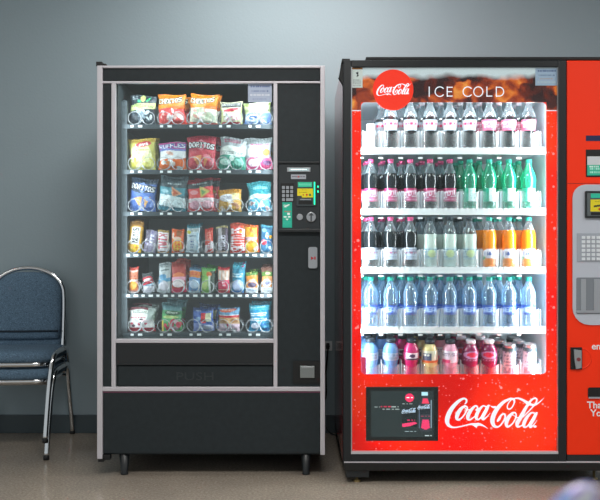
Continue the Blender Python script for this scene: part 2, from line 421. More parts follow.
# ------------------------------------------------------------------ the room
def room():
    m, n, l, b = nodes('wall_paint')
    tc = n.new('ShaderNodeTexCoord'); t = n.new('ShaderNodeTexNoise'); t.inputs['Scale'].default_value = 90; t.inputs['Detail'].default_value = 4
    l.new(tc.outputs['Object'], t.inputs['Vector']); bp = n.new('ShaderNodeBump'); bp.inputs['Strength'].default_value = .25; bp.inputs['Distance'].default_value = .003
    l.new(t.outputs['Fac'], bp.inputs['Height']); l.new(bp.outputs[0], b.inputs['Normal'])
    b.inputs['Base Color'].default_value = (*lin('#8b9ba3'), 1); b.inputs['Roughness'].default_value = .6
    WY = .85
    tag(MB().box(-4.5, 4.5, WY, WY+.12, 0, CEIL).build('wall_back', m), kind='structure')
    bb = MB().box(-4.5, 4.5, WY-.012, WY, 0, .10).build('baseboard_back', mat('vinyl_base', '#3b474d', .4), bevel=.003); tag(bb, kind='structure')
    m, n, l, b = nodes('polished_concrete')
    tc = n.new('ShaderNodeTexCoord')
    t1 = n.new('ShaderNodeTexNoise'); t1.inputs['Scale'].default_value = 95; t1.inputs['Detail'].default_value = 6; t1.inputs['Roughness'].default_value = .75
    t2 = n.new('ShaderNodeTexNoise'); t2.inputs['Scale'].default_value = 2.2; t2.inputs['Detail'].default_value = 5
    for t in (t1, t2): l.new(tc.outputs['Object'], t.inputs['Vector'])
    r1 = n.new('ShaderNodeValToRGB'); e = r1.color_ramp.elements
    e[0].position = .34; e[0].color = (*lin('#847a6f'), 1); e[1].position = .68; e[1].color = (*lin('#b4a99b'), 1)
    k = e.new(.5); k.color = (*lin('#998e81'), 1)
    r2 = n.new('ShaderNodeValToRGB'); e = r2.color_ramp.elements
    e[0].position = .35; e[0].color = (.78, .78, .8, 1); e[1].position = .65; e[1].color = (1, 1, 1, 1)
    mx = n.new('ShaderNodeMixRGB'); mx.blend_type = 'MULTIPLY'; mx.inputs[0].default_value = 1
    l.new(t1.outputs['Fac'], r1.inputs[0]); l.new(t2.outputs['Fac'], r2.inputs[0])
    l.new(r1.outputs[0], mx.inputs[1]); l.new(r2.outputs[0], mx.inputs[2]); l.new(mx.outputs[0], b.inputs['Base Color'])
    b.inputs['Roughness'].default_value = .17
    tag(MB().box(-4.5, 4.5, -6, WY, -.1, 0).build('floor', m), kind='structure')
    tag(MB().box(-4.5, 4.5, -6, WY, CEIL, CEIL+.1).build('ceiling', mat('ceiling_tile', '#dfe0dc', .8, bump=.4, bscale=60)), kind='structure')
    for (x, y, sx, sy, p) in FIX:
        o = empty('ceiling_light', (x, y, CEIL-.03), 'white rectangular ceiling light above the machines' if y > 0 else 'white ceiling light further out in the room', 'ceiling light', 'ceiling lights')
        MB().box(x-sx/2, x+sx/2, y-sy/2, y+sy/2, CEIL-.018, CEIL).build('fixture_frame', M_WHITEP, o)
        MB().box(x-sx/2+.02, x+sx/2-.02, y-sy/2+.02, y+sy/2-.02, CEIL-.026, CEIL-.018).build('diffuser', mat('lit_diffuser', '#ffffff', .5, emit='#fff8ee', es=2.0), o)
room()
WY = .85

# ------------------------------------------------------------------ snack machine
def snack_machine():
    FY = 0.0; b = empty('snack_vending_machine', (X(210, 0), .4, 0), 'black snack vending machine with silver trim and a glass front, left of the drinks machine', 'vending machine')
    D = .80
    # cabinet: shell round the cavity (px frame at y=0)
    zb, zt = Z(455, 0), Z(66, 0); xl, xr = X(98, 0), X(323, 0)
    cx0, cx1, cz0, cz1 = X(115.5, 0), X(273.5, 0), Z(339, 0), Z(83, 0)
    mb = MB()
    mb.box(xl, cx0, .012, D, zb, zt); mb.box(cx1, xr, .012, D, zb, zt)
    mb.box(cx0, cx1, .012, .022, cz1, zt); mb.box(cx0, cx1, .022, D, cz1+.035, zt); mb.box(cx0, cx1, .012, D, zb, cz0)
    mb.box(cx0, cx1, D-.03, D, cz0, cz1+.035)
    mb.build('cabinet', M_BLACK, b)
    # inner liner (thin skins)
    mb = MB(); e = .004
    mb.box(cx0, cx0+e, .03, D-.034, cz0, cz1); mb.box(cx1-e, cx1, .03, D-.034, cz0, cz1)
    MB().box(cx0, cx1, D-.034, D-.03, cz0, cz1+.03).build('back_liner', M_BACKIN, b)
    mb.box(cx0, cx1, .03, D-.034, cz1+.035-e, cz1+.035)
    mb.build('liner', M_INNER, b)
    # front panels
    MB().pbox(102.5, 320, 68, 80.5, 0, .012).build('header_panel', M_BLACK, b, bevel=.002)
    MB().pbox(102.5, 111, 84, 386.5, 0, .012).build('side_panel', M_BLACK, b, bevel=.002)
    MB().pbox(277.5, 320, 84, 386.5, 0, .012).build('control_column', M_BLACK, b, bevel=.002)
    MB().pbox(103, 320, 392, 453.5, 0, .012).build('kick_panel', M_BLACK, b, bevel=.003)
    # silver trims
    def tr(a, c, d, e_, y0=-.012, nm='trim'): return MB().pbox(a, c, d, e_, y0, .012).build(nm, M_SILVER, b, bevel=.002)
    tr(97, 102.3, 65.5, 459); tr(320.3, 325, 65.5, 455); tr(102.3, 320.3, 65.5, 67.8)
    tr(102.3, 320.3, 81, 83.2, -.006); tr(111.3, 115.6, 83.2, 387, -.006); tr(273.5, 277.4, 83.2, 387, -.006)
    tr(115.6, 273.5, 339, 343, -.006); tr(102.3, 320.3, 387, 391.3, -.008)
    MB().pbox(102.3, 320.3, 391.6, 392.6, -.002, .012).build('pinstripe', mat('magenta_reflector', '#8a4a6a', .4), b)
    # delivery door
    MB().pbox(116, 273, 343.5, 364, -.002, .012).build('delivery_frame', M_BLACKP, b, bevel=.002)
    fl = MB().pbox(118, 272.5, 365.5, 386, .000, .012).build('delivery_flap', M_BLACK, b, bevel=.003)
    MB().pbox(117, 273, 363.8, 365, -.008, .006).build('flap_hinge', M_BLACKP, b, bevel=.001)
    text_mesh('push_lettering', 'PUSH', .050, mat('embossed_black', '#2b3236', .45), fl, P(195, 376.8, .0), extrude=.0012, xs=1.45)
    # hinges and legs
    MB().pbox(96, 102, 61.5, 66, -.01, .03).pbox(100, 106, 63.5, 66, -.008, .02).build('hinge', M_DEEP, b, bevel=.002)
    MB().pbox(98, 104, 456.5, 462, -.01, .02).pbox(102, 110, 455, 460, -.01, .02).build('hinge', M_DEEP, b, bevel=.002)
    for (px, yy) in ((124.5, .03), (306, .03), (124.5, .70), (306, .70)):
        x = X(px, .03); MB().lathe([(.017, .0), (.018, .004), (.015, .012), (.024, zb+.001)], (x, yy, 0), 16).build('leg', M_BLACKP, b)
    MB().box(xl+.10, xr-.10, .35, .38, .03, zb).build('underside_skirt', M_DEEP, b)
    # glass and light tubes
    MB().box(cx0, cx1, .014, .018, cz0, cz1).build('window_glass', M_GLASS, b)
    MB().box(cx0+.02, cx1-.02, .025, .038, cz1+.010, cz1+.024).build('light_tube', M_TUBE, b)
    # rails with slots on the left inner side
    mb = MB(); mb.box(cx0+.004, cx0+.03, .10, .13, cz0+.02, cz1-.06)
    for k in range(38): zz = cz0+.03+k*.028; mb.box(cx0+.012, cx0+.022, .098, .10, zz, zz+.010, 1)
    mb.build('shelf_rail', [M_RAILD, M_INNER], b)
    # control cluster
    pn = MB().prism(prr(279, 319.5, 163, 230, -.006, 1.5), -.006, .01).build('payment_panel', mat('payment_plastic', '#262c30', .45), b, bevel=.002)
    MB().pbox(278.5, 320, 161.5, 163.5, -.014, .004).build('panel_lip', M_BLACKP, pn, bevel=.002); MB().pbox(278.5, 320, 229, 232.2, -.02, .004).build('panel_lip', M_BLACKP, pn, bevel=.002)
    MB().pbox(287, 310.5, 167.5, 171.8, -.009, -.005).build('display_bezel', M_STEEL, pn, bevel=.001)
    MB().pbox(289, 309, 168.3, 171, -.0105, -.008).build('display', mat('display_glass', '#7f8a8c', .2, emit='#d8f4f8', es=.35), pn)
    art_plane('display_text', Art(60, 8, '#7f8f92').q(.03, .2, .97, .95, '#f0ffff', 1, 5), X(290.5, -.011), X(307, -.011), Z(170.6, -.011), Z(168.6, -.011), -.0115, pn, M_SCREEN, .0008)
    a = Art(40, 12, '#aab0ba').q(.08, .35, .92, .7, '#5a4a58', 1, 3).e(.5, .5, .06, .2, '#c04040')
    art_plane('maker_plate', a, X(291, -.008), X(306, -.008), Z(179, -.008), Z(174.5, -.008), -.008, pn)
    kp = MB().pbox(280.6, 294, 183, 201.5, -.008, -.004).build('keypad', M_DEEP, pn, bevel=.001)
    for r_ in range(4):
        for c in range(3):
            if r_ == 3 and c == 2: continue
            x0 = 282+c*4.1; x1 = x0+2.9 if not (r_ == 3 and c == 1) else x0+7
            MB().pbox(x0, x1, 186+r_*4.05, 189+r_*4.05, -.012, -.007).build('key', M_GREYP, kp, bevel=.0008)
    a = Art(30, 70, '#22b89c').e(.45, .14, .3, .03, '#f4fffa', -20).q(.1, .1, .45, .22, '#e8fff8', 3, 2).q(.2, .34, .9, .42, '#d06050', 1, 5).r(.5, .42, .78, .5, '#f4fffc').r(.12, .54, .42, .6, '#e8fff8').r(.58, .54, .85, .6, '#e8fff8').p([(.35, .65), (.62, .65), (.48, .71)], '#e8fff8').q(.1, .76, .9, .92, '#3cd0b4', 3, 8)
    art_plane('instruction_label', a, X(282.5, -.008), X(292, -.008), Z(227.7, -.008), Z(202.3, -.008), -.008, pn)
    bl = MB().prism(prr(296.8, 316, 181, 206, -.012, 1.2), -.012, -.004).build('bill_acceptor', mat('bezel_dark', '#3c4448', .35), pn, bevel=.002)
    a = Art(44, 20, '#35d0a4').q(.1, .3, .9, .75, '#7fe8cc', 2, 4)
    art_plane('green_strip', a, X(298, -.014), X(312, -.014), Z(187, -.014), Z(182.2, -.014), -.014, bl)
    a = Art(48, 30, '#e9d91e').q(.3, .12, .6, .22, '#404020', 1, 6).q(.15, .4, .6, .5, '#806010', 1, 3).p([(.33, .62), (.43, .62), (.38, .85)], '#c03020').p([(.53, .6), (.68, .6), (.605, .9)], '#d02818').e(.8, .7, .07, .13, '#1d7a40').r(0, .8, .3, 1, '#3c4448')
    art_plane('yellow_label', a, X(297.3, -.014), X(313, -.014), Z(197.5, -.014), Z(188.5, -.014), -.014, bl)
    MB().pbox(298.5, 312, 200.8, 204.2, -.0135, -.011).build('bill_slot', M_DEEP, bl)
    MB().pbox(300, 311, 199, 200, -.015, -.011).build('bill_lip', M_GREYP, bl)
    MB().pbox(314, 315, 182, 204.5, -.016, -.011).build('side_lamp', M_GREEN, bl)
    MB().pbox(317.4, 318.6, 185.8, 187.4, -.008, -.004).pbox(317.4, 318.6, 190.6, 192.4, -.008, -.004).build('indicator', M_GREEN, pn)
    def disc(name, px, py, rpx, y0, y1, m, par, lip=0):
        c = P(px, py, 0); r_ = rpx*(y0-CY)/F
        return MB().lathe([(r_, c.z*0+y1), (r_, y0+.001), (r_*.92, y0)], (X(px, y0), 0, Z(py, y0)), 24, axis='y').build(name, m, par)
    disc('coin_button', 299.8, 217, 3.2, -.011, -.005, M_STEEL, pn)
    kn = disc('return_knob', 311.2, 217, 4.9, -.014, -.005, M_STEEL, pn)
    MB().pbox(310.5, 311.9, 213.2, 221.3, -.018, -.013).prism([(X(308.5, -.016), Z(215.5, -.016)), (X(314, -.016), Z(215.5, -.016)), (X(311.2, -.016), Z(212.8, -.016))], -.0165, -.013).build('knob_arrow', mat('dark_grey', '#4a4e52', .5), kn)
    lk = MB().prism(prr(308.3, 317.3, 247, 268.3, -.01, 2), -.01, .002).build('lock_plate', M_STEEL, b, bevel=.002)
    MB().prism([(X(311, -.0115), Z(256.5, -.0115)), (X(314, -.0115), Z(258.2, -.0115)), (X(311, -.0115), Z(260, -.0115))], -.0115, -.009).pbox(314.3, 315.6, 256.5, 259.6, -.0115, -.009).build('red_mark', mat('red_mark', '#c02028', .5), lk)
    cr = MB().prism(prr(293, 320, 361, 383.5, -.005, 1), -.005, .004).build('coin_return', M_DEEP, b, bevel=.002)
    MB().pbox(300, 314.6, 366, 378, -.012, -.004).build('return_flap', mat('flap_steel', '#8e9494', .35, .7), cr, bevel=.002)
    MB().pbox(301.5, 313, 366.5, 368.2, -.0145, -.011).build('flap_edge', M_STEEL, cr)
    # notice
    a = Art(60, 44, '#b9c6de').q(.12, .12, .9, .26, '#5068a0', 1, 3).q(.15, .36, .85, .5, '#8090bc', 1, 9).q(.1, .56, .9, .72, '#e6ecf8', 1, 4).q(.2, .8, .8, .9, '#9aa8cc', 1, 4)
    art_plane('notice_card', a, X(248, .012), X(271.8, .012), Z(102, .012), Z(83.6, .012), .0125, b)
    # shelves, coils, price labels
    def coil_mesh(r=.029, turns=6, pitch=.095):
        pts = []
        for k in range(turns*18+1):
            a = 2*math.pi*k/18-math.pi/2
            t_ = k/18; pts.append((r*math.cos(a), .009*min(t_, 1)+pitch*max(0, t_-1), r+r*math.sin(a)))
        pts = [(0, -.0, .001)]+pts
        return MB().tube(pts[1:], .0015, 6).mesh('spiral_coil', M_WIRE)
    cm = coil_mesh()
    ROWS = [(126, 5), (171.5, 5), (213.5, 5), (255, 10), (295.5, 10), (334.5, 5)]
    SH = .095
    tiers = []
    for ri, (py, ncol) in enumerate(ROWS):
        zt_ = Z(py-1.5, SH); mb = MB()
        mb.box(cx0+.006, cx1-.006, SH+.003, .72, zt_-.008, zt_)
        mb.box(X(122.5, SH), X(272.6, SH), SH, SH+.003, Z(py+2.6, SH), zt_+.001)
        sh = mb.build('shelf', M_SHELF, b)
        cols = [141+29.5*k for k in range(5)] if ncol == 5 else [132.8+14.85*k for k in range(10)]
        tiers.append((zt_, cols))
        for cpx in cols:
            for dx, ww in (((-8.3, 3), (-.8, 4.2)) if ncol == 5 else ((-3.9, 3), (3.1, 4.4))):
                MB().pbox(cpx+dx-2.2, cpx+dx-2.2+ww, py-.9, py+1.3, SH-.002, SH).build('price_label', M_LABEL, sh)
            for dx in ((-6.9, 6.9) if ncol == 5 else (0,)):
                o = bpy.data.objects.new('spiral_coil', cm); COL.objects.link(o); o.parent = sh
                o.location = Vector((X(cpx+dx, SH+.006), SH+.008, zt_+.0005+.002))-base_of(b)
                if ncol == 5 and dx > 0: o.scale = (-1, 1, 1)
    return tiers
TIERS = snack_machine()

# ------------------------------------------------------------------ snacks
def L(W=54, H=66, c='#fff'): return Art(W, H, c)
def cheetos(lower, body):
    a = L(c='#f2861c').p([(0, .1), (.5, 0), (1, .08), (1, .34), (.5, .44), (0, .4)], '#f08a20')
    a.t(.45, .24, .84, .15, 'CHEETOS', '#f8f2d8', -7, out='#1a1a22', arch=.25)
    a.b(.46, 1, body, .06).blobs(16, .15, .55, .85, .85, lower, .11, .05, 3).b(.92, 1, '#e23a28').r(.55, .4, 1, .5, '#f06a20')
    return a
def doritos(c, dark, chip, low):
    a = L(c=c).b(0, .16, dark).e(.5, .32, .46, .14, dark, -5)
    a.p([(.22, .3), (.5, .12), (.8, .32), (.5, .46)], low).t(.5, .3, .9, .15, 'DORITOS', '#f8f8fc', 6, out='#18181e')
    a.p([(.2, .62), (.55, .56), (.42, .92)], chip).p([(.55, .65), (.85, .56), (.6, .9)], chip).blobs(8, .1, .55, .9, .95, [low, c], .12, .05, 4)
    a.p([(.25, .66), (.5, .6), (.4, .85)], chip)
    return a
def gen(base, *ops, W=54, H=66):
    a = Art(W, H, base)
    for o in ops: getattr(a, o[0])(*o[1:])
    return a
bag_specs = [   # row, col, px left, px right, py top, tilt, art, label, depth
 (0,0,128,155,95,2, gen('#333d46',('b',.16,.2,'#48545e'),('q',.1,.06,.3,.2,'#c8d4d8',2,2),('e',.5,.14,.1,.12,'#cfd880'),('e',.36,.24,.08,.05,'#48b888',30),('e',.7,.16,.04,.1,'#40b078',30),('b',.30,.5,'#c9d68c',.12),('q',0.08,0.35,0.92,0.45,'#48603a',2,9),('blobs',22,.15,.55,.88,.93,['#dfe8ee','#6f808c','#9aacb8','#4a5864'],.09,.045,2)),'black popcorn bag with a pale green banner, far left of the top shelf'),
 (0,1,157.5,186,94,-2, cheetos(['#f4e8e8','#d84a4a','#f7c8c0'],'#e24a48'),'orange bag of cheese puffs with a red and white lower half, top shelf'),
 (0,2,188,217,94,3, cheetos(['#f2f0e0','#dfe4c8','#c8d8b8','#f0b0a0'],'#e8e4d0'),'orange bag of cheese puffs with a cream lower half and red foot, top shelf'),
 (0,3,220,242.5,101,0, gen('#dcd8b4',('r',.06,.04,.94,.26,'#2c3a3c'),('q',0.10,0.09,0.90,0.21,'#f4f4f0',2,5),('e',.5,.37,.36,.07,'#d03048',-8),('blobs',14,.2,.5,.85,.8,['#f2e8ec','#e0a8b4','#ffffff'],.1,.05,7),('b',.86,.96,'#c83848'),('r',0,.26,.07,1,'#c8d088'),('r',.93,.26,1,1,'#c8d088')),'small cream chip bag with a dark banner and red print, top shelf'),
 (0,4,244,272,102,-2, gen('#c4cf9c',('e',.5,.1,.6,.1,'#a8b468'),('r',.2,.02,.9,.36,'#e8e6dc'),('q',.26,.08,.84,.3,'#c8c8c0',3,2),('b',.5,1,'#7f9fd8',.05,.03,1),('e',.3,.7,.24,.16,'#f0f6fc'),('e',.3,.7,.15,.09,'#5d84cc'),('blobs',12,.3,.5,.95,.9,['#eef4fc','#6a90d4','#a8c4ec'],.1,.04,9)),'pale green and blue snack bag with a white sticker, right end of top shelf'),
 (1,0,127,155.5,138,0, gen('#d8d070',('b',0,.13,'#c8a848'),('e',.45,.5,.42,.3,'#f0eeb8'),('e',.56,.2,.30,.09,'#c83040',-6),('t',.52,.2,.46,.12,'Lays','#ffffff',-6),('q',.3,.36,.8,.42,'#98a840',1,4),('r',0,.5,.1,.62,'#d87050'),('blobs',12,.1,.62,.9,.92,['#f0ec90','#d8cc50','#e8e0a8'],.13,.05,3)),'yellow potato chip bag with a red oval, left end of second shelf'),
 (1,1,158,186.5,142,-1, gen('#eef0f4',('b',0,.26,'#c04890',0,.02,1),('t',.5,.15,.92,.15,'RUFFLES','#f4f0fa',0,'#5060b0'),('b',.26,.33,'#7f8cd0',0,.02,1),('e',.4,.42,.16,.06,'#f0c0b0',30),('b',.62,1,'#f07028',.1,.03,1),('blobs',8,.15,.6,.85,.95,['#ffffff','#f89048','#f0e0d8'],.09,.07,8)),'white ridged chip bag with magenta lettering and orange foot, second shelf'),
 (1,2,187,216.5,136,-2, doritos('#d84858','#b82c44','#f0a068','#f08898'),'red tortilla chip bag with white lettering, middle of second shelf'),
 (1,3,217.5,245.5,138,4, gen('#d8dee0',('b',0,.3,'#a9b0b4',.1),('q',0.15,0.08,0.75,0.20,'#c06080',2,6),('e',.45,.42,.42,.14,'#f4f8f4'),('q',0.08,0.45,0.92,0.55,'#587878',2,7),('b',.58,1,'#3f9f88',.03,.03,1),('e',.25,.78,.2,.1,'#bfe8dc'),('e',.75,.76,.18,.1,'#8fd0c0'),('e',.5,.66,.1,.08,'#d8f0e4')),'grey and white chip bag with a sea green lower half, second shelf'),
 (1,4,245.5,273,138,-3, gen('#ccd0dc',('b',0,.2,'#8f9698',.06),('q',.2,.2,.9,.28,'#c85080',1,7),('e',.4,.45,.42,.16,'#fafafa'),('e',.8,.48,.14,.12,'#d8a860',30),('b',.62,1,'#e45c90',.02,.03,1),('e',.28,.78,.2,.12,'#f8e0ea'),('e',.78,.8,.16,.08,'#7c4a80'),('e',.55,.68,.08,.08,'#f0c8d8')),'grey topped chip bag with a pink lower half, right end of second shelf'),
 (2,0,127.5,155,179,4, doritos('#5878c0','#3c4e64','#e0b070','#8ca8ec'),'blue tortilla chip bag with white lettering, left end of third shelf'),
 (2,1,156.5,185,177,5, gen('#58808c',('b',0,.16,'#5d7078'),('b',.16,.34,'#3f5058'),('q',.3,.2,.8,.27,'#b8c8d0',1,3),('b',.34,.55,'#4f98a8'),('e',.22,.45,.16,.05,'#98c8d4'),('p',[(.48,.3),(.88,.5),(.52,.62)],'#e0a080'),('p',[(.54,.38),(.76,.5),(.56,.56)],'#c86040'),('b',.58,.9,'#dceef4',-.1),('e',.25,.7,.22,.12,'#f0f8fc'),('b',.9,1,'#4a90a4')),'teal tortilla chip bag with an orange chip and white lower half, third shelf'),
 (2,2,187,214.5,179,-3, gen('#e45058',('b',0,.16,'#b03040'),('b',.12,.3,'#384448',.08),('q',.25,.14,.8,.22,'#b8c4c8',1,6),('b',.3,.6,'#e84c4c'),('e',.28,.42,.16,.07,'#f0a0a8'),('p',[(.52,.24),(.92,.42),(.52,.6)],'#d0b868'),('p',[(.58,.34),(.76,.44),(.58,.52)],'#70a060'),('b',.6,.72,'#fae4ea'),('e',.3,.8,.24,.12,'#f8b8cc'),('e',.75,.8,.2,.12,'#f4c0d0')),'red chip bag with a dark band and yellow corn chip, third shelf'),
 (2,3,217.5,241.5,189,0, gen('#dcaa50',('b',0,.2,'#c88c30',-.06),('e',.4,.4,.36,.17,'#f4f2fa'),('q',.18,.32,.6,.46,'#a8a8c0',2,5),('r',.62,.2,.9,.5,'#e8d8a0'),('blobs',12,.1,.6,.9,.95,['#c89870','#e8d0b8','#b07858','#f0e4e0'],.11,.06,4)),'small gold snack bag with a white oval, third shelf'),
 (2,4,248,272.5,182,-3, gen('#2f8f9c',('b',0,.14,'#3a98a0'),('q',.25,.2,.85,.3,'#a8d8e0',2,7),('b',.44,.58,'#d0ecf4',.1,.04,1),('b',.58,1,'#68b0d0'),('blobs',14,.1,.6,.95,.92,['#ecd8dc','#c8a0a0','#f0f6fa','#58a8c8'],.1,.05,8)),'teal snack bag with pale wavy print, right end of third shelf'),
 (5,0,127,155,308,0, gen('#e4e0e0',('b',0,.12,'#8c4a54'),('e',.45,.2,.34,.12,'#f0f0ea',-4),('q',0.17,0.15,0.73,0.26,'#2c4438',2,6),('q',.1,.4,.9,.48,'#c86878',1,3),('r',.72,.0,1,.5,'#a8b4b0'),('blobs',14,.1,.5,.8,.78,['#f6f0f4','#d05870','#f0c8d0','#503c48'],.08,.05,4),('b',.84,1,'#c02840')),'white fruit snack bag with dark lettering and red foot, bottom shelf left'),
 (5,1,160.5,182,303,0, gen('#58a868',('b',0,.3,'#5c8890'),('b',.28,.4,'#4a9060'),('e',.55,.36,.38,.08,'#245030'),('q',0.30,0.32,0.80,0.40,'#d8e8d8',2,5),('e',.5,.5,.4,.05,'#c8dc90'),('blobs',16,.15,.6,.9,.92,['#d83850','#e85068','#f0c8d0','#c02848'],.13,.06,4),('r',0,.6,.12,1,'#e8d060')),'green and blue fruit snack pouch with red fruit pieces, bottom shelf'),
 (5,2,192.5,214,308,-2, gen('#4468b8',('b',0,.16,'#2c4880'),('q',.15,.12,.4,.2,'#c0d0f0',1,3),('e',.3,.48,.14,.08,'#90b0d8'),('r',.42,.22,.64,.66,'#e02c30'),('r',.64,.24,.9,.6,'#d8d8b0'),('e',.5,.58,.12,.06,'#c02028'),('b',.7,1,'#94a4e4',-.1,.02,1),('e',.7,.84,.24,.1,'#d8def8')),'blue snack bag with a red and cream block, bottom shelf'),
 (5,3,217.5,239.5,308,1, gen('#6c9cc0',('e',.45,.12,.4,.07,'#e0603c',-5),('q',0.15,0.08,0.75,0.15,'#f4d8d0',2,6),('b',.32,.42,'#c82434'),('b',.3,.33,'#d8d8e0'),('b',.42,.68,'#d4a878'),('e',.25,.54,.2,.1,'#b07c40'),('e',.75,.56,.18,.09,'#a87038'),('b',.68,1,'#f0d0e0'),('blobs',7,.1,.75,.9,.97,['#c83058','#ffffff'],.1,.05,2)),'blue and red cookie bag with brown biscuits, bottom shelf'),
 (5,4,248.5,270,303,0, gen('#2c88b0',('b',0,.1,'#1c4858'),('b',.1,.26,'#38a0b8',0,.02,1),('q',.1,.14,.8,.22,'#b8e0e8',1,6),('q',0.05,0.35,0.85,0.49,'#e8f0fa',2,5),('q',0.05,0.53,0.85,0.67,'#d8e4fa',2,5),('e',.3,.8,.2,.1,'#e4e8fa'),('blobs',6,.5,.7,.95,.95,['#60b8e0','#2070b0'],.1,.06,2)),'bright teal snack bag with chunky white letters, bottom shelf right'),
]
C = lambda base, *ops: gen(base, *ops, W=30, H=66)
